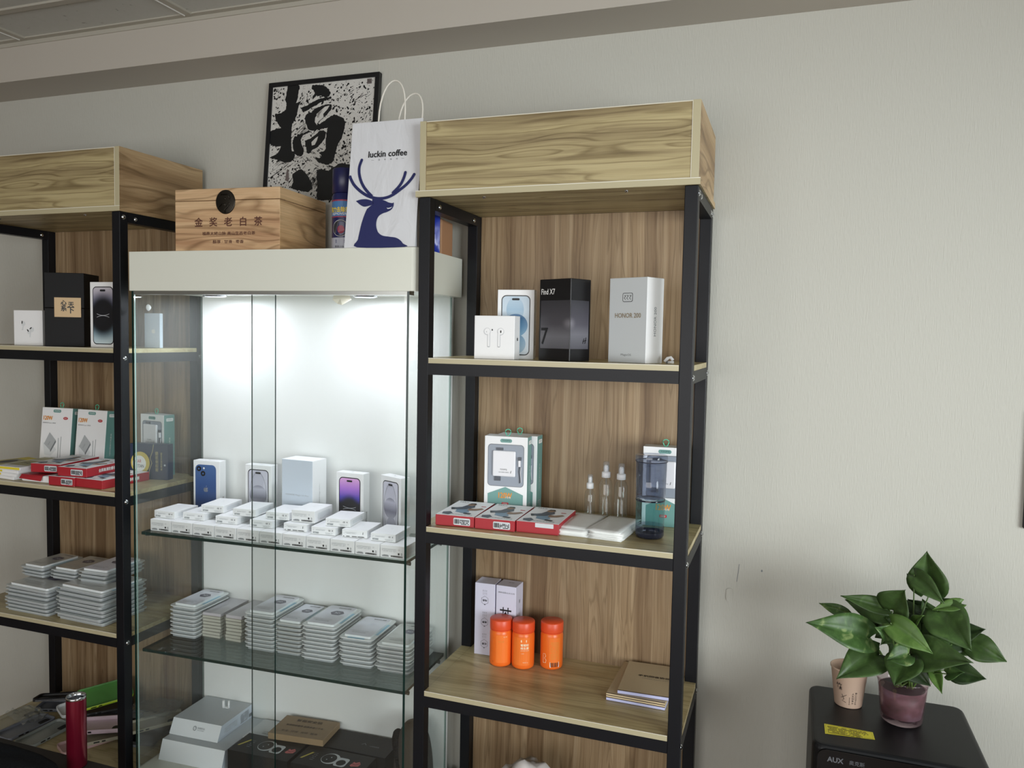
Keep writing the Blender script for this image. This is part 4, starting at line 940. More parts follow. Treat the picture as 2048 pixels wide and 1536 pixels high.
# ---------------------------------------------------------------- cabinet floor
ZB = .3522
mat('router_white', (228, 233, 236), .4); mat('router_grey', (200, 206, 210), .45)
def wedge(w, d, h, lip, b=None):
    """flap fronted carton: front face slopes outward to the bottom"""
    b = b or B(); y0 = -d/2
    v = [(-w/2, y0-lip, 0), (w/2, y0-lip, 0), (w/2, d/2, 0), (-w/2, d/2, 0), (-w/2, y0, h), (w/2, y0, h), (w/2, d/2, h), (-w/2, d/2, h)]
    b.add(v, [(0, 1, 5, 4), (1, 2, 6, 5), (2, 3, 7, 6), (3, 0, 4, 7), (4, 5, 6, 7), (3, 2, 1, 0)], ['router_white', 'card_blue', 'router_white', 'router_white', 'router_grey', 'router_white']); return b
b = wedge(.210, .190, .052, .018); place(b, 'router_carton', 'lower big white flap carton on the cabinet floor, left side', 'box', -.7270, -.1740, ZB, .045)
w, d, h = .1650, .145, .040
b = wedge(w, d, h, .020); Fs = frame((-w/2, -d/2-.020-.0004, 0), (1, 0, 0), (0, .020, h)); mat('logo_grey', (150, 156, 160), .5)
b.ell(Fs, .080, .026, .0060, .0065, 'logo_grey'); b.ell(Fs, .080, .026, .0035, .004, 'router_white', .0006); b.stroke(Fs, [(.076, .022), (.084, .030)], .001, 'logo_grey', .0008, False); b.text(Fs, '中国移动', .101, .028, .0052, 'logo_grey', w=.024); b.text(Fs, 'China Mobile', .101, .0225, .0026, 'logo_grey', w=.022)
R = FR(w, d); barlines(b, R, .085, .125, .006, .034, 7, 'ink_grey', 3, .5); b.rect(R, .128, .142, .006, .016, 'ink_grey'); barlines(b, R, .010, .070, .012, .030, 4, 'ink_light', 5, .3)
place(b, 'router_carton', 'upper white carton with grey round logo, tilted on the big white carton', 'box', -.7530, -.1490, ZB+.0525, .045)
b = B(); b.tube([(0, 0, 0), (0, 0, .022)], .004, 'card_white', 10); b.tube([(.016, .004, 0), (.016, .004, .022)], .003, 'card_white', 10); b.box(-.002, .018, -.001, .007, 0, .002, 'card_white')
place(b, 'cable_plug', 'small white two-pronged plastic piece standing on the upper white carton', 'plug', -.7380, -.1250, ZB+.0928, 0)
b = B(); b.box(-.06, .06, -.055, .055, 0, .010, 'card_offwhite', bev=.002); T = FT(.12, .11, .010); barlines(b, T, .04, .10, .03, .05, 2, 'ink_light', 2)
place(b, 'white_folder', 'flat white packet sticking out behind the white cartons on the cabinet floor', 'packet', -.5650, -.1270, ZB+.0455, .06)
b = B(); b.box(-.055, .055, -.05, .05, 0, .045, 'router_white', bev=.002); place(b, 'white_carton', 'white carton under the flat white packet on the cabinet floor', 'box', -.5600, -.1240, ZB, .04)
mat('matt_black', (9, 10, 12), .45, spec=.22); mat('yellow_print', (206, 190, 70), .5); mat('pink_print', (212, 110, 110), .5); mat('cam_white', (212, 218, 222), .4)
def cam_box(label, x, y, w=.190, d=.098, h=.070, rot=.03):
    b = carton('', w, d, h, m='matt_black', bev=.0012); T = FT(w, d, h)
    b.poly(T, [(.010, .030), (.016, .030), (.034, .066), (.028, .066)], 'yellow_print'); barlines(b, T, .036, .050, .03, .07, 5, 'ink_grey', 2, .3)
    b.ell(T, .092, .052, .026, .026, 'cam_white', .0004, 32); b.ell(T, .088, .052, .021, .022, 'matt_black', .0007, 32)
    for q in ((.084, .045), (.092, .058)): b.ell(T, *q, .0016, .002, 'cam_white', .001, 10)
    b.rr(T, .112, .146, .024, .066, .008, 'cam_white', .0009); b.ell(T, .129, .042, .013, .014, 'matt_black', .0013)
    b.poly(T, [(.156, .040), (.162, .036), (.180, .042), (.182, .054), (.174, .064), (.166, .056), (.160, .060)], 'pink_print'); b.stroke(T, [(.158, .050), (.170, .046), (.178, .056)], .0015, 'matt_black', .0007, False)
    return place(b, 'camera_carton', label, 'box', x, y, ZB, rot, 'black camera cartons')
cam_box('black carton with white camera picture, left one of two on the cabinet floor', -.5020, -.2300)
cam_box('black carton with white camera picture, right one of two on the cabinet floor', -.2950, -.2230, .205)
b = carton('', .245, .10, .068, m='matt_black', bev=.001); T = FT(.245, .10, .068); b.stroke(T, [(.150, .044), (.157, .052), (.164, .044)], .002, 'ink_grey', .0005, False); b.text(T, '360智能摄像', .19, .043, .006, 'ink_grey', w=.03)
place(b, 'camera_carton', 'long black carton lying at the back of the cabinet floor', 'box', -.2960, -.1150, ZB, .03)
mat('kraft_dark', (150, 126, 94), .6); mat('kraft_ink', (84, 66, 48), .6)
w, d, h = .170, .108, .018
b = carton('', w, d, h, m='kraft_dark', bev=.0012); T = FT(w, d, h)
b.text(T, '智能安全锁', w*.50, d*.80, .013, 'kraft_ink', w=.080, bold=.0003); b.text(T, '检测检修服务 品质承诺二十年', w*.5, d*.52, .009, 'kraft_ink', w=.115, bold=.0002)
for k in range(4): b.text(T, ('安全', '环保', '保修', '服务')[k], .040+.030*k, d*.22, .010, 'kraft_ink', w=.022)
place(b, 'kraft_carton', 'flat brown carton with dark writing on top of the black cartons', 'box', -.4500, -.1300, ZB+.0690+.0012, .11)
# peaked cap / dark fuzzy hat
mat('cap_brown', (60, 54, 48), .7)
m = mat('fuzzy_black', (14, 14, 15), .95, spec=.1); N, L, p = nodes(m); n_ = noise(N, L, mapping(N, L, (260, 260, 260)), 1, 3); bump(N, L, n_.outputs[0], p, 1.0, .004)
t = thing('hat', 'dark brown domed hat with black fluffy edge at the cabinet right end', 'hat', (-.1090, -.1150, ZB+.0004), .1)
b = B(); b.M = Matrix.Scale(1.0, 4) ; prof = [(.055*math.cos(a_)**.7 if a_ < PI/2-.01 else 0, .165*math.sin(a_)) for a_ in [k*PI/2/12 for k in range(13)]]
b.M = Matrix.Translation((.0, 0, 0)); b.lathe(prof, 'cap_brown', 32); b.lathe([(0, 0), (.055, 0)], 'cap_brown', 32); b.build('crown', t)
b = B(); rnd = random.Random(5)
for k in range(26):
    a_ = PI*.55+k/26*PI*.9; rr_ = .042; zc = .0165+.105*abs(math.sin((k/26)*PI)); c = (.0+rr_*math.cos(a_)-.004, -abs(rr_*math.sin(a_))*.9, zc)
    b.M = Matrix.Translation(c); s_ = .012+.003*rnd.random(); b.lathe([(s_*math.sin(q*PI/8), -s_*math.cos(q*PI/8)) for q in range(9)], 'fuzzy_black', 12)
b.build('fluffy_trim', t)

# ---------------------------------------------------------------- on top of the cabinet
ZT = 1.7797
t = thing('tea_chest', 'pine wood tea chest with dark metal clasp on top of the cabinet', 'wooden box', (-.5580, -.2180, ZT), .085)
w, d, h, hs = .306, .240, .1585, .1275
b = B(); b.box(-w/2, w/2, -d/2, d/2, 0, hs, 'pine', bev=.0015, R='pine_side', L='pine_side'); F = FF(w, d)
b.text(F, '金', .0395, .077, .023, 'ink_brown', bold=.0005); b.text(F, '奖', .0915, .077, .023, 'ink_brown', bold=.0005); b.text(F, '老', .1400, .077, .023, 'ink_brown', bold=.0005) if False else None
b.v = b.v; 
b = B(); b.box(-w/2, w/2, -d/2, d/2, 0, hs, 'pine', bev=.0015, R='pine_side', L='pine_side')
for k, ch in enumerate('金奖老白茶'): b.text(F, ch, .0710+k*.0435, .0735, .0225, 'ink_brown', bold=.0005)
b.text(F, '福鼎太姥山脉 高山生态老白茶', .159, .0440, .0088, 'ink_brown', w=.155, bold=.00015); b.text(F, '醇厚 · 甘滑 · 枣香', .158, .0228, .0088, 'ink_brown', w=.090, bold=.00015)
b.build('chest_body', t)
b = B(); b.box(-w/2, w/2, -d/2, d/2, hs+.0013, h, 'pine', bev=.0018, R='pine_side', L='pine_side'); b.build('chest_lid', t)
mat('bronze', (54, 50, 44), .32, metal=.85)
c = B(); c.M = frame((-w/2+.151, -d/2, hs-.004), (1, 0, 0), (0, 0, 1)) @ Matrix.Scale(1.10, 4, (0, 1, 0))
c.lathe([(0, .0030), (.022, .0030), (.0255, .0022), (.0275, .0022), (.0280, 0)], 'bronze', 36)
for q in ((-.011, .017), (.009, .017), (0, .007), (-.001, -.006), (.011, -.005)):
    M_ = c.M.copy(); c.M = M_ @ Matrix.Translation((q[0], q[1], .003)); c.lathe([(0, .0022), (.0018, .0018), (.0028, 0)], 'bronze', 10); c.M = M_
c.tube([(-.012, .017, .004), (.010, .017, .004), (.014, .006, .004)], .0014, 'bronze', 6); c.tube([(.012, -.006, .0042), (.006, -.013, .0042), (-.001, -.018, .0042), (0, -.025, .0042)], .0016, 'bronze', 6); c.tube([(-.018, -.012, .0036), (-.008, -.004, .004), (.004, -.010, .004)], .0012, 'bronze', 6)
c.build('clasp', t, label='round antique bronze clasp')
# framed calligraphy
PY = -.015-.094*(2.308-1.7795); PW_, PH = .3694, .531
t = thing('calligraphy_frame', 'black framed brush calligraphy leaning against the wall on the cabinet top', 'framed picture', (-.6587, PY-.0004, ZT), (-math.atan(.094), 0, 0))
mat('frame_black', (20, 21, 24), .35)
b = B(); f_ = .0135
for x0, x1, z0, z1 in ((0, PW_, 0, f_), (0, PW_, PH-f_, PH), (0, f_, f_, PH-f_), (PW_-f_, PW_, f_, PH-f_)): b.box(x0, x1, 0, .016, z0, z1, 'frame_black', bev=.001)
b.build('picture_frame', t)
m = mat('rice_paper', (206, 205, 200), .6); N, L, p = nodes(m)
mat('ink_solid', (17, 19, 21), .45); mat('seal_grey', (110, 100, 98), .6)
b = B(); b.box(f_, PW_-f_, .004, .010, f_, PH-f_, 'rice_paper'); F = frame((0, .004, 0), (1, 0, 0), (0, 0, 1)); rnd = random.Random(21)
def inside(x, y): return f_ < x < PW_-f_ and f_ < y < PH-f_
def clampp(x, y): return (min(max(x, f_), PW_-f_), min(max(y, f_), PH-f_))
for q, P_ in enumerate(INK):
    pts = []
    n = len(P_)
    for i in range(n):
        a_, c_ = P_[i], P_[(i+1) % n]; ln = math.hypot(c_[0]-a_[0], c_[1]-a_[1]); k = max(1, int(ln/.0035))
        for j in range(k):
            u = j/k; jx, jy = rnd.uniform(-.0011, .0011), rnd.uniform(-.0011, .0011)
            pts.append(clampp(a_[0]+(c_[0]-a_[0])*u+jx, a_[1]+(c_[1]-a_[1])*u+jy))
    b.poly(F, pts, 'ink_solid', .0003+.00002*q)
for P_ in HOLE: b.poly(F, P_, 'rice_paper', .0007)
def splat(x, y, a_, c_, ang):
    if not inside(x-a_*1.2, y-a_*1.2) or not inside(x+a_*1.2, y+a_*1.2): return
    ca, sa = math.cos(ang), math.sin(ang); n = 7; pts = []
    for k in range(n):
        t_ = 2*PI*k/n; r_ = rnd.uniform(.6, 1.15); px, py = a_*r_*math.cos(t_), c_*r_*math.sin(t_); pts.append((x+px*ca-py*sa, y+px*sa+py*ca))
    b.poly(F, pts, 'ink_solid', .0005+.00002*rnd.random())
for k in range(2300):     # spatter over the sheet, denser near the strokes
    x, y = rnd.uniform(.015, .355), rnd.uniform(.17, .517)
    s_ = rnd.random()**3*.0030+.0005; splat(x, y, s_*rnd.uniform(1, 2.2), s_, rnd.choice([.6, .7, 2.2, rnd.uniform(0, 3)]))
for cx, cy, ang, n_s, sp, ln in ((.12, .385, .65, 40, .030, .016), (.05, .285, .5, 60, .045, .018), (.20, .298, -.6, 50, .035, .012), (.155, .24, .8, 60, .03, .010), (.30, .47, .5, 22, .03, .014), (.335, .415, 1.2, 16, .014, .008), (.13, .48, 2.0, 24, .014, .005), (.30, .33, 1.2, 40, .03, .006), (.04, .50, .9, 50, .03, .005), (.17, .225, 1.2, 50, .02, .012)):
    for k in range(n_s): splat(cx+rnd.gauss(0, sp), cy+rnd.gauss(0, sp*.5), ln*rnd.uniform(.3, 1), rnd.uniform(.0004, .0012), ang+rnd.uniform(-.15, .15))
for P_ in SEAL: b.poly(F, P_, 'seal_grey', .0010)
b.text(F, '顶山', .3372, .5075, .009, 'ink_solid', w=.011, z=.0012)
b.build('calligraphy_sheet', t)
# paper carrier bag
t = thing('carrier_bag', 'white paper carrier bag with a blue deer head, beside the right rack', 'paper bag', (-.2, -.34, ZT))
m = mat('bag_paper', (218, 220, 224), .5); N, L, p = nodes(m); n_ = noise(N, L, mapping(N, L, (22, 22, 9)), 1, 3, 1.0); bump(N, L, n_.outputs[0], p, .5, .006); mat('bag_blue', (34, 40, 92), .45); mat('cord_white', (232, 228, 218), .6)
bw, bh, sl = .190, .3065, .12
b = B(); nx, nz = 14, 22; v = []; f = []
def bagpt(u, q, side):
    x = u*bw+(.004*q if u > .9 else 0)*0; z = q*bh*.9929; y = sl*z
    wr = .0012*mn.noise(Vector((u*5, q*7, side*3.1)))
    dep = .085*(1-.45*q)
    return (x, y+wr*(.0 if side == 0 else 1) if side == 0 else y+dep+wr, z)
for side in (0, 1):
    o_ = len(v)
    for j in range(nz+1):
        for i in range(nx+1): v.append(bagpt(i/nx, j/nz, side))
    for j in range(nz):
        for i in range(nx):
            a_ = o_+j*(nx+1)+i; q = (a_, a_+1, a_+nx+2, a_+nx+1); f.append(q if side == 0 else q[::-1])
o1 = (nx+1)*(nz+1)
for j in range(nz):       # gusset sides with an inward fold
    for i, sgn in ((0, 1), (nx, -1)):
        A_, B_, C_, D_ = j*(nx+1)+i, (j+1)*(nx+1)+i, o1+(j+1)*(nx+1)+i, o1+j*(nx+1)+i
        fold = []
        for P_, Q_ in ((A_, D_), (B_, C_)):
            mp_ = [(v[P_][k]+v[Q_][k])/2 for k in range(3)]; mp_[0] += sgn*.022*(j+ (P_ == B_))/nz; v.append(tuple(mp_)); fold.append(len(v)-1)
        if sgn > 0: f += [(A_, B_, fold[1], fold[0]), (fold[0], fold[1], C_, D_)]
        else: f += [(A_, fold[0], fold[1], B_), (fold[0], D_, C_, fold[1])]
f.append((0, o1, o1+nx, nx)); b.add(v, f, 'bag_paper', False)
F = frame((0, -.0008, 0), (1, 0, 0), (0, sl, 1))
b.poly(F, smooth(DEER[0][:28])+smooth(DEER[0][28:]+DEER[0][:1])[:-1], 'bag_blue', .0003); b.poly(F, smooth(DEER[1]+DEER[1][:1])[:-1], 'bag_blue', .0003)
for P_ in ANT: b.stroke(F, smooth([(max(x, .004), y) for x, y in P_]), .0072, 'bag_blue', .0004)
b.poly(F, DMOUTH[0], 'bag_paper', .0006)
b.text(F, 'luckin coffee', .1020, .2262, .0150, 'ink_black', w=.103, bold=.00045); 
for k, ch in enumerate('瑞幸咖啡'): b.text(F, ch, .0800+k*.0160, .2118, .0042, 'ink_grey')
b.rect(F, .0590, .0660, .2115, .2121, 'ink_grey'); b.rect(F, .1400, .1470, .2115, .2121, 'ink_grey')
b.build('bag_body', t)
def arc(x0, x1, z1, y, top, n=16, lean=0):
    return [(x0+(x1-x0)*(.5-.5*math.cos(PI*k/n))+lean*math.sin(PI*k/n), y+.015*math.sin(PI*k/n), z1+top*math.sin(PI*k/n)**.75) for k in range(n+1)]
B().tube(arc(.068, .139, .300, .041, .104), .0021, 'cord_white', 7).build('handle', t)
B().tube(arc(.100, .164, .300, .036+.045, .082, lean=.005), .0021, 'cord_white', 7).build('handle', t)
# blue spray can
t = thing('spray_can', 'dark blue aerosol can between the tea chest and the paper bag', 'spray can', (-.2470, -.2600, ZT))
mat('can_navy', (30, 34, 84), .3); mat('can_cap', (26, 28, 72), .35); mat('can_sky', (70, 120, 172), .35); mat('can_red', (150, 50, 76), .4); mat('can_yellow', (232, 206, 60), .4); mat('can_pale', (176, 178, 190), .4)
r = .0325; A = -PI/2+.18
b = B(); b.lathe([(0, 0), (.030, 0), (.0325, .003), (r, .135), (.030, .140), (.029, .143)], 'can_navy', 44)
def cband(x0, x1, z0, z1, m_, zz=.0003, n=14): wrap(b, r, A, 0, [lambda F: [b.rect(F, x0+(x1-x0)*k/n, x0+(x1-x0)*(k+1)/n, z0, z1, m_, zz) for k in range(n)]])
cband(-.050, .050, .085, .122, 'can_sky'); cband(-.050, .050, .122, .1255, 'can_red'); cband(-.050, .050, .082, .085, 'can_red'); cband(-.050, .050, .003, .032, 'can_pale')
wrap(b, r, A, 0, [lambda F: (b.text(F, '强力去除剂', -.004, .101, .013, 'can_yellow', w=.052, z=.0008, bold=.0004), b.text(F, 'REMOVER', -.004, .0905, .006, 'print_white', w=.04, z=.0008), b.ell(F, .000, .055, .0215, .0205, 'print_white', .0006), b.ell(F, .000, .055, .0205, .0195, 'pic_dark', .0009), b.ell(F, .002, .052, .009, .010, 'can_red', .0012), b.rect(F, -.012, .012, .018, .027, 'can_navy', .0007), b.text(F, '清洁 110ml', .0, .010, .005, 'ink_black', z=.0007, w=.03))])
b.build('can_body', t); B().lathe([(.0300, .1435), (.0318, .1445), (.0312, .202), (.0295, .205), (0, .2052)], 'can_cap', 44).build('cap', t)
# blue foil bag and brown carton behind, seen through the right rack
mat('foil_blue', (44, 62, 168), .25); mat('carton_brown', (176, 132, 98), .5); mat('tape_brown', (196, 156, 120), .2)
b = B(); n = 8; v = []; f = []
for s_ in (0, 1):
    for j in range(n+1):
        for i in range(n+1):
            u, q = i/n, j/n; e = min(u, 1-u, q, 1-q); v.append(((u-.5)*.060, (-1 if s_ == 0 else 1)*(.0005+.014*min(1, e*3.2)+.004*mn.noise(Vector((u*6, q*6, s_)))*(e > 0)), q*.098))
for s_ in (0, 1):
    for j in range(n):
        for i in range(n):
            a_ = s_*(n+1)**2+j*(n+1)+i; q = (a_, a_+1, a_+n+2, a_+n+1); f.append(q if s_ == 0 else q[::-1])
b.add(v, f, 'foil_blue', True)
place(b, 'foil_pouch', 'blue foil pouch behind the paper bag, seen past the right rack post', 'pouch', -.0470, -.1900, ZT, .1)
b = B(); b.box(-.040, .040, -.045, .045, 0, .092, 'carton_brown', bev=.003); b.rect(FF(.08, .09), .045, .062, .002, .09, 'tape_brown'); b.rect(FF(.08, .09), .064, .078, .002, .09, 'tape_brown')
place(b, 'brown_carton', 'small brown taped carton at the back right of the cabinet top', 'box', -.0720, -.1120, ZT, .1)

# ---------------------------------------------------------------- left rack, first shelf
w, d, h = .1004, .0347, .1035
b = carton('', w, d, h); F = FF(w, d)
for x, y, a_ in ((.030, .068, 1.5), (.050, .044, 2.2), (.060, .051, .6)):
    b.stroke(F, [(x-.0026*math.cos(a_), y-.0026*math.sin(a_)), (x+.0026*math.cos(a_), y+.0026*math.sin(a_))], .0032, 'ink_black', .0009); b.ell(F, x+.004, y-.004, .007, .007, 'card_offwhite', .0004)
b.stroke(F, [(.034, .058), (.031, .047)], .004, 'card_offwhite', .0005); b.stroke(F, [(.058, .040), (.057, .026)], .004, 'card_offwhite', .0005); b.stroke(F, [(.028, .046), (.034, .046)], .0006, 'ink_light', .0007, False)
place(b, 'earbud_box', 'square white earbud carton at the left end of the left rack top shelf', 'box', -1.2932, -.2820, 1.52, .12)
t = thing('gift_box', 'tall black two-part gift box with kraft square sticker on the left rack', 'gift box', (-1.1738, -.2500, 1.52), .444)
w, d, h = .108, .1045, .212
mat('gift_black', (8, 9, 11), .5, spec=.2); mat('brass', (190, 160, 100), .25, metal=1); mat('sticker_kraft', (206, 178, 138), .6)
B().box(-w/2, w/2, -d/2, d/2, 0, .1105, 'gift_black', bev=.001).build('box_base', t)
B().box(-w/2+.0003, w/2+.0010, -d/2-.0005, d/2+.0005, .1115, h, 'gift_black', bev=.001).build('box_lid', t)
c = B(); c.M = frame((-.026, -d/2-.0012, .085), (1, 0, 0), (0, 0, 1)); c.box(0, .073, 0, .056, 0, .0012, 'sticker_kraft', bev=.0002); G = frame((0, 0, .0012), (1, 0, 0), (0, 1, 0))
c.text(G, '心', .026, .041, .014, 'ink_solid', bold=.0006, z=.0004); c.text(G, '系', .026, .025, .016, 'ink_solid', bold=.0006, z=.0004); c.text(G, '天', .046, .036, .014, 'ink_solid', bold=.0006, z=.0004); c.text(G, '下', .045, .020, .018, 'ink_solid', bold=.0006, z=.0004)
c.build('sticker', t, label='square kraft sticker with black characters')
for z in (.178, .142):
    c = B(); c.M = frame((-w/2, -.020, z), (0, 0, 1), (0, 1, 0)) @ Matrix.Identity(4); c.lathe([(0, .010), (.004, .0085), (.006, .005), (.0065, .001), (.011, .001), (.011, 0)], 'brass', 18); c.build('brass_knob', t)
place(phone_box('night', .0912, .032, .1855), 'phone_box', 'white phone carton with dark glowing screen against the left rack right post', 'box', -1.0140, -.2740, 1.52, .05)
b = carton('', .0575, .0120, .1016, m='card_blue'); apple(b, FF(.0575, .012), .034, .050, .016, 'print_white')
place(b, 'white_box', 'small pale box with fruit logo seen through the cabinet glass, left rack', 'box', -.9454, -.1730, 1.52, 0)

# ---------------------------------------------------------------- left rack, bottom shelf: phone cases
ZF = .3205
def case(name, label, x, y, z, rot, m, w=.076, d=.155, h=.010, cam=True, lensm='ink_black', tilt=(0, 0), rim=None):
    b = B(); O = rrect(-w/2, w/2, -d/2, d/2, .012); I = rrect(-w/2+.002, w/2-.002, -d/2+.002, d/2-.002, .010)
    b.prism(O, 0, .0015, m); n = len(O); v = [(x_, y_, .0015) for x_, y_ in O]+[(x_, y_, h) for x_, y_ in O]+[(x_, y_, .0015) for x_, y_ in I]+[(x_, y_, h) for x_, y_ in I]
    f = []
    for i in range(n):
        j = (i+1) % n; f += [(i, j, n+j, n+i), (2*n+j, 2*n+i, 3*n+i, 3*n+j), (n+i, n+j, 3*n+j, 3*n+i)]
    b.add(v, f, [rim if rim and i % 3 == 0 and O[i//3][0] > w*.40 else m for i in range(len(f))], True)
    T = frame((-w/2, -d/2, .0015), (1, 0, 0), (0, 1, 0))
    if cam: b.rr(T, w-.036, w-.008, d-.042, d-.008, .008, lensm, .0004)
    R_ = FR(w, d); b.rr(R_, .030, .046, h*.3, h*.7, .001, 'ink_black'); b.rr(R_, .052, .062, h*.3, h*.7, .001, 'ink_black')
    return tag(b.build(name, loc=(x, y, z), rot=(tilt[0], tilt[1], rot)), label, 'phone case', 'loose phone cases')
mat('case_green', (88, 142, 74), .4); mat('case_lime', (196, 224, 60), .4); mat('case_pink', (222, 200, 212), .35); mat('case_clear', (150, 156, 152), .2); mat('case_grey', (120, 124, 134), .35); mat('case_black', (24, 25, 28), .4); mat('case_sand', (178, 172, 150), .4); mat('case_blush', (206, 172, 170), .4)
case('phone_case', 'clear greyish phone case lying flat at the front left of the bottom shelf', -1.2950, -.2620, ZF, .0, 'case_clear')
case('phone_case', 'slate grey phone case lying beside the clear one, left rack bottom shelf', -1.3860, -.2560, ZF, -.08, 'case_grey')
case('phone_case', 'sand coloured phone case further left on the left rack bottom shelf', -1.4680, -.2380, ZF+.0004, -.03, 'case_sand')
case('phone_case', 'blush pink phone case at the front edge behind the red flask', -1.1350, -.2500, ZF, -.45, 'case_blush')
case('phone_case', 'sand grey phone case lying under the pink one', -1.0950, -.2150, ZF+.0105, -.7, 'case_sand', w=.07, d=.14)
case('phone_case', 'pale pink phone case with side button holes on the pile', -1.1280, -.2050, ZF+.030, -1.15, 'case_pink', tilt=(.05, .10), h=.013)
case('phone_case', 'black phone case lying flat under the pile', -1.1900, -.1280, ZF, -.9, 'case_black')
case('phone_case', 'dark grey phone case in the middle of the pile', -1.1600, -.1250, ZF+.012, -1.2, 'case_grey')
case('phone_case', 'black phone case slanting under the green one', -1.1900, -.1300, ZF+.046, -.75, 'case_black', tilt=(0, .06))
o = case('phone_case', 'green phone case with lime border lying on the pile of cases', -1.1950, -.1300, ZF+.085, -.55, 'case_green', tilt=(.06, .52), h=.012, rim='case_lime')
o = case('phone_case', 'white phone case with dark camera hole left of the green one', -1.2950, -.1150, ZF+.030, -.45, 'card_offwhite', tilt=(.08, .1))
case('phone_case', 'black phone case leaning at the back left of the pile', -1.4100, -.1050, ZF+.028, -1.05, 'case_black', tilt=(0, -.20))
case('phone_case', 'smoky case lying at the back left under the leaning black one', -1.4000, -.1080, ZF, -1.2, 'case_grey', w=.07)
case('phone_case', 'smoky grey phone case near the cabinet glass on the bottom shelf', -.9950, -.1400, ZF, -.3, 'case_grey')
case('phone_case', 'black phone case near the cabinet glass on top of the smoky one', -.9850, -.1500, ZF+.012, .35, 'case_black', tilt=(0, .1))
case('phone_case', 'sand coloured phone case on top of the pile near the cabinet glass', -.9800, -.1450, ZF+.040, -.8, 'case_sand', tilt=(.10, 0))
b = B(); n = 10; b.box(-.075, .075, -.05, .05, 0, .0006, 'case_clear')
b = B(); v = []; f = []
for j in range(n+1):
    for i in range(n+1): v.append(((i/n-.5)*.15, (j/n-.5)*.11, .004+.024*abs(mn.noise(Vector((i*.45, j*.45, 2.2))))*1.4))
for j in range(n):
    for i in range(n): a_ = j*(n+1)+i; f.append((a_, a_+1, a_+n+2, a_+n+1))
glass('crinkle', (.85, .87, .86), 2.0, .18, (170, 174, 170)); b.add(v, f, 'crinkle', True)
place(b, 'plastic_wrap', 'crumpled clear plastic wrap on the phone cases at the back right, left rack', 'plastic wrap', -1.0150, -.1150, ZF+.056, .3)
b = B(); v2 = [(x*.9, y*.7, z*.8) for x, y, z in v]; b.add(v2, f, 'crinkle', True)
place(b, 'plastic_wrap', 'crumpled clear plastic wrap behind the slate grey case, left rack', 'plastic wrap', -1.4300, -.2150, ZF+.0110, -.3)
b = B(); b.tube([(0, 0, 0), (.02, .004, .002), (.035, .012, .0)], .0022, 'chrome', 8)
place(b, 'metal_clip', 'short bright metal rod lying on the cases beside the red flask', 'metal rod', -1.3000, -.1900, ZF+.013, .3)

# ---------------------------------------------------------------- foreground: side table with red flask and dark bag
mat('table_dark', (46, 42, 40), .5)
t = thing('side_table', 'low dark side table carrying the red flask, mostly below the photo', 'table', (-.98, -.645, 0))
B().box(-.32, .26, -.16, .16, .415, .44, 'table_dark', bev=.002).build('tabletop', t)
for x in (-.29, .23):
    for y in (-.13, .13): B().box(x-.018, x+.018, y-.018, y+.018, 0, .415, 'table_dark').build('leg', t)
m = mat('flask_red', (126, 22, 46), .28, metal=.55, coat=.3)
t = thing('flask', 'tall metallic red flask with shiny open rim in front of the left rack', 'flask', (-.8790, -.5150, .4402))
pr = []
B().lathe([(0, 0), (.022, 0), (.0240, .003), (.0237, .173), (.0232, .180)], 'flask_red', 48).build('flask_body', t)
B().lathe([(.0234, .1795), (.0240, .183), (.0230, .1865), (.0206, .1855), (.0200, .174), (.019, .120), (0, .118)], 'chrome', 48).build('rim', t)
m = mat('bag_weave', (26, 28, 31), .9, spec=.15); N, L, p = nodes(m); n_ = noise(N, L, mapping(N, L, (420, 420, 420)), 1, 3); bump(N, L, n_.outputs[0], p, 1.0, .003)
bm = bmesh.new(); bmesh.ops.create_cube(bm, size=1); bmesh.ops.subdivide_edges(bm, edges=bm.edges[:], cuts=10, use_grid_fill=True)
vs = []
for q in bm.verts:
    c = q.co.copy()*2; L_ = (abs(c.x)**4+abs(c.y)**4+abs(c.z)**4)**.25; c = c/L_
    vs.append((c.x*.200+.01*mn.noise(c*2), c.y*.085, .0305+c.z*.0295+.008*mn.noise(c*2.3)*(c.z > 0)-.008*c.x*(c.z > 0)))
b = B(); b.add(vs, [tuple(q.index for q in f_.verts) for f_ in bm.faces], 'bag_weave', True); bm.free()
place(b, 'fabric_bag', 'dark textured fabric bag in the bottom left corner beside the red flask', 'bag', -1.0450, -.6500, .4402, 0)

# ---------------------------------------------------------------- hot drinks machine with cup and pothos
t = thing('water_dispenser', 'black water dispenser against the wall on the right carrying the plant', 'water dispenser', (1.0492, -.2774, 0))
w, d, h = .308, .285, .80
mat('appliance_black', (18, 20, 23), .45, spec=.35); mat('panel_gloss', (10, 11, 13), .08); mat('logo_dim', (92, 94, 98), .4)
bm = bmesh.new(); bmesh.ops.create_cube(bm, size=1)
for q in bm.verts: q.co = Vector((q.co.x*w, q.co.y*d, (q.co.z+.5)*h))
bmesh.ops.bevel(bm, geom=[e for e in bm.edges if abs(e.verts[0].co.z-e.verts[1].co.z) > .1], offset=.022, segments=6, affect='EDGES', profile=.5)
bmesh.ops.bevel(bm, geom=[e for e in bm.edges if min(e.verts[0].co.z, e.verts[1].co.z) > h-.001], offset=.010, segments=4, affect='EDGES', profile=.5)
b = B(); bm.verts.index_update(); b.add([q.co[:] for q in bm.verts], [tuple(q.index for q in f_.verts) for f_ in bm.faces], 'appliance_black'); bm.free()
b.build('dispenser_body', t)
b = B(); G = frame((-w/2+.010, -d/2, .25), (1, 0, 0), (0, 0, 1)); b.prism(rrect(0, w-.020, 0, .544, .016), .0002, .005, 'panel_gloss', G)
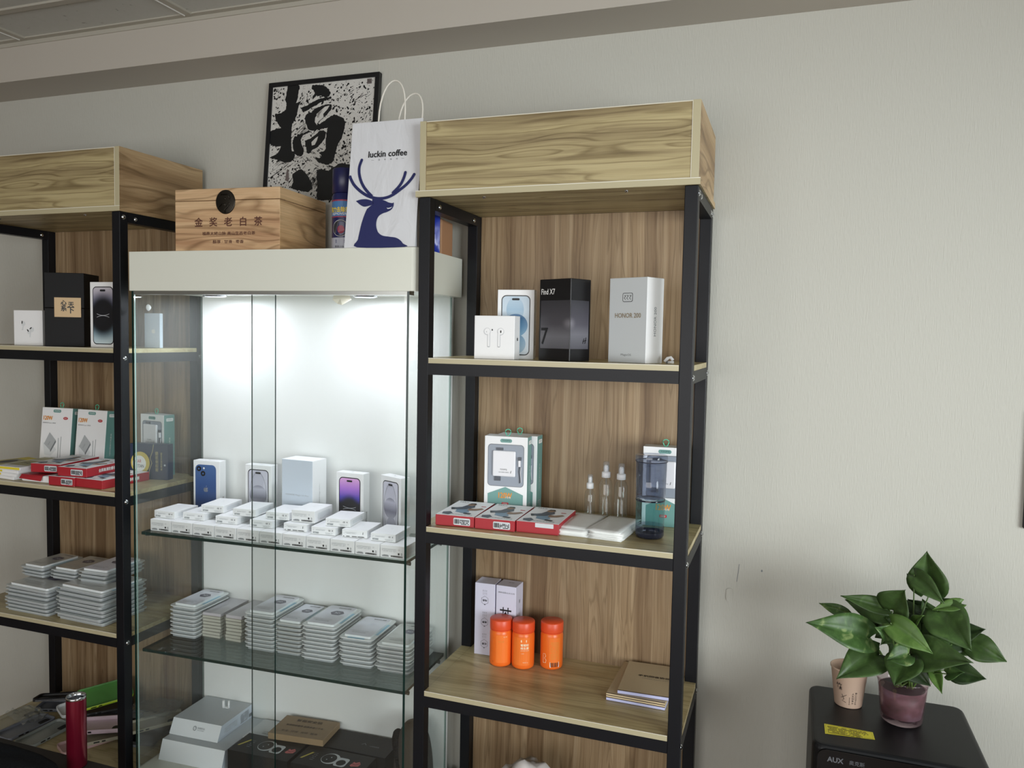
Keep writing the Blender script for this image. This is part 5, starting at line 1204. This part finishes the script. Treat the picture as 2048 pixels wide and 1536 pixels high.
G2 = frame((-w/2+.010, -d/2-.005, .25), (1, 0, 0), (0, 0, 1)); b.text(G2, 'AUX', .032, .527, .0095, 'logo_dim', w=.028, bold=.0005); b.text(G2, '奥克斯', .070, .527, .0090, 'logo_dim', w=.027)
b.rr(G2, .06, .22, .12, .30, .02, 'appliance_black', .0006); b.build('front_panel', t)
b = B(); T = frame((0, 0, h), (1, 0, 0), (0, 1, 0)); mat('label_yellow', (252, 242, 62), .45)
P4 = [(-.129, -.051), (-.039, -.0535), (-.0378, -.0845), (-.129, -.0950)]
b.poly(T, P4, 'label_yellow', .0004)
b.stroke(T, [(-.1265, -.0535), (-.042, -.0560), (-.0405, -.0820), (-.1265, -.0925), (-.1265, -.0535)], .0006, 'kraft_ink', .0007, False)
for k in range(7): barlines(b, T, -.1235, -.052+.002*(k % 3)-(k > 3)*.012, -.0605-k*.0044-.001, -.0605-k*.0044+.0015, 1, 'kraft_ink', k, .8)
b.build('warning_label', t, label='yellow warning sticker with small print')
t = thing('paper_cup', 'tan paper cup with black brush writing left of the plant pot', 'cup', (.9720, -.2120, h+.0003))
mat('cup_tan', (190, 164, 144), .6)
c = B(); c.lathe([(0, .003), (.0262, .003), (.0268, 0), (.0275, .001), (.0368, .078), (.0385, .0795), (.0388, .0815), (.0375, .0828), (.0360, .0815), (.0265, .005), (0, .0045)], 'cup_tan', 48)
r = .0312; A = -PI/2+.10
def cw(fn):
    base = len(c.v); fn(Matrix.Identity(4))
    for i in range(base, len(c.v)):
        x_, y_, z_ = c.v[i]; r_ = .0275+(.0093)*y_/.078+z_; an = A+x_/.031; c.v[i] = (r_*math.cos(an), r_*math.sin(an), y_)
cw(lambda F: (c.text(F, '竹', -.024, .048, .012, 'ink_black', z=.0007), c.text(F, '喜', -.021, .042, .007, 'ink_black', z=.0007), c.stroke(F, [(-.018, .030), (-.014, .020), (-.018, .016), (-.010, .013)], .0009, 'ink_black', .0007), c.stroke(F, [(-.020, .022), (-.013, .027), (-.009, .030)], .0007, 'ink_black', .0007), c.stroke(F, [(-.003, .026), (-.003, .012)], .0006, 'ink_black', .0007), c.text(F, '一', -.003, .010, .001, 'ink_black', w=.003),
    [c.text(F, ch, .0035, .034-.0052*k, .0042, 'ink_black', z=.0007) for k, ch in enumerate('人生如茶水')], [c.text(F, ch, .0095, .036-.0048*k, .0040, 'ink_black', z=.0007) for k, ch in enumerate('静心以对之乐')]))
c.build('cup_body', t)
# pot
t = thing('potted_pothos', 'green pothos plant in a clear pinkish pot on the black dispenser', 'potted plant', (1.0700, -.2520, h+.0003))
glass('pot_pink', (.90, .80, .83), 1.6, .10, (138, 108, 114)); mat('soil_dark', (26, 26, 26), .6); m = mat('bag_pink', (138, 84, 92), .5)
N, L, p = nodes(m); n_ = noise(N, L, mapping(N, L, (22, 22, 30)), 1, 3); r_ = ramp(N, [(.3, (70, 56, 50)), (.5, (112, 84, 88)), (.7, (138, 122, 134))]); L.new(n_.outputs[0], r_.inputs[0]); L.new(r_.outputs[0], p.inputs['Base Color'])
B().lathe([(0, .0005), (.036, .0005), (.039, .004), (.040, .012), (.047, .078), (.0515, .090), (.053, .091), (.0515, .0925)], 'pot_pink', 48).build('pot', t)
B().lathe([(0, .014), (.0375, .014), (.0445, .070), (0, .070)], 'bag_pink', 36).build('pot_lining', t)
b = B(); rnd = random.Random(2)
for k in range(40):
    a_, q = rnd.uniform(0, 2*PI), rnd.uniform(0, .032); b.M = Matrix.Translation((q*math.cos(a_), q*math.sin(a_), .008)); s_ = rnd.uniform(.004, .0055); b.lathe([(s_*math.sin(e*PI/5), s_*math.cos(e*PI/5)*-1) for e in range(6)], 'soil_dark', 7)
b.build('pebbles', t)
b = B(); b.lathe([(0, .072), (.042, .070)], 'soil_dark', 24); b.build('soil', t)
def leafmat(name, a_, c_, d_):
    m = mat(name, a_, .42, spec=.35); N, L, p = nodes(m); n1 = noise(N, L, mapping(N, L, (45, 45, 45)), 1, 4, .8)
    r_ = ramp(N, [(.35, a_), (.55, c_), (.72, d_)]); L.new(n1.outputs[0], r_.inputs[0]); L.new(r_.outputs[0], p.inputs['Base Color'])
    p.inputs['Subsurface Weight'].default_value = 0; bump(N, L, n1.outputs[0], p, .15, .001); return m
leafmat('leaf_mid', (50, 70, 34), (58, 82, 40), (72, 98, 50)); leafmat('leaf_dark', (38, 54, 30), (46, 66, 36), (58, 80, 44)); leafmat('leaf_light', (70, 98, 44), (80, 110, 50), (98, 126, 66)); leafmat('leaf_var', (50, 76, 36), (66, 96, 48), (128, 146, 92)); mat('stem_green', (84, 110, 56), .4)
LM = {0: 'leaf_mid', 1: 'leaf_mid', 2: 'leaf_var', 5: 'leaf_var', 8: 'leaf_light', 9: 'leaf_mid', 10: 'leaf_light', 12: 'leaf_dark', 15: 'leaf_var', 16: 'leaf_var', 17: 'leaf_dark', 19: 'leaf_var', 29: 'leaf_light', 18: 'leaf_light', 13: 'leaf_mid', 11: 'leaf_mid', 14: 'leaf_mid', 7: 'leaf_mid', 6: 'leaf_mid', 3: 'leaf_mid'}
O = Vector((1.0700, -.2520, h+.0003))
rnd = random.Random(44)
for k in range(14):        # inner leaves that fill the crown
    a_ = rnd.uniform(0, 2*PI); q_ = (1.085+rnd.uniform(-.045, .075), -.235+rnd.uniform(-.03, .035), rnd.uniform(.955, 1.02)); l_ = rnd.uniform(.04, .06)
    LEAF.append((*q_, q_[0]+l_*math.cos(a_), q_[1]+rnd.uniform(-.03, .02), q_[2]+l_*math.sin(a_)*.8, rnd.uniform(.034, .048)))
for k, (bx, by, bz, tx, ty, tz, wd) in enumerate(LEAF):
    rnd = random.Random(k*13+1)
    P0 = Vector((bx, by, bz)); P1 = Vector((tx, ty, tz)); ax = P1-P0; ln = ax.length; ax.normalize()
    view = (Vector((.75, -1.5, 1.45))-P0).normalized()
    nrm = (view+Vector((rnd.uniform(-.25, .25), 0, rnd.uniform(-.1, .35)))); nrm = (nrm-ax*nrm.dot(ax)).normalized(); sd = ax.cross(nrm).normalized()
    nu, nv = 12, 8; v = []; f = []
    droop = rnd.uniform(.03, .12)*ln*(1 if k not in (0, 6) else .3)
    wd = max(wd, .02)*1.28; P0 = P0-ax*ln*.06; ln *= 1.06
    for i in range(nu+1):
        u = i/nu
        half = wd/2*(math.sin(PI*min(1, (u*.96+.04))**.62))*(1-.08*u) if u < 1 else .0005
        half = max(half, .0006)
        for j in range(nv+1):
            s_ = j/nv*2-1; back = -.14*ln*(abs(s_)**1.6)*max(0, 1-u*3.0)*(1 if abs(s_) > .1 else 0)
            fold = .20*abs(s_)*half*(1 if k % 3 else 1.5)
            wav = .05*half*math.sin(u*7+k+s_*1.5)
            c_ = P0+ax*(u*ln+back)+sd*(s_*half)+nrm*(fold+wav-droop*4*(u-.5)**2+droop-.004*math.exp(-(s_*6)**2))
            v.append(tuple(c_-O))
    for i in range(nu):
        for j in range(nv): a_ = i*(nv+1)+j; f.append((a_, a_+1, a_+nv+2, a_+nv+1))
    b = B(); b.add(v, f, LM.get(k, 'leaf_dark' if k % 2 else 'leaf_mid'), True); lf = b.build('leaf', t); so = lf.modifiers.new('t', 'SOLIDIFY'); so.thickness = .0007
    root = Vector((rnd.uniform(-.018, .018), rnd.uniform(-.018, .012), .074)); E_ = P0-O; midp = (root+E_)/2+Vector((0, 0, .018))
    pts = [tuple(root*(1-q)**2+midp*2*q*(1-q)+E_*q*q) for q in [i/8 for i in range(9)]]
    B().tube(pts, .0019, 'stem_green', 6, r1=.0013).build('stem', lf)
MATS['leaf_mid']
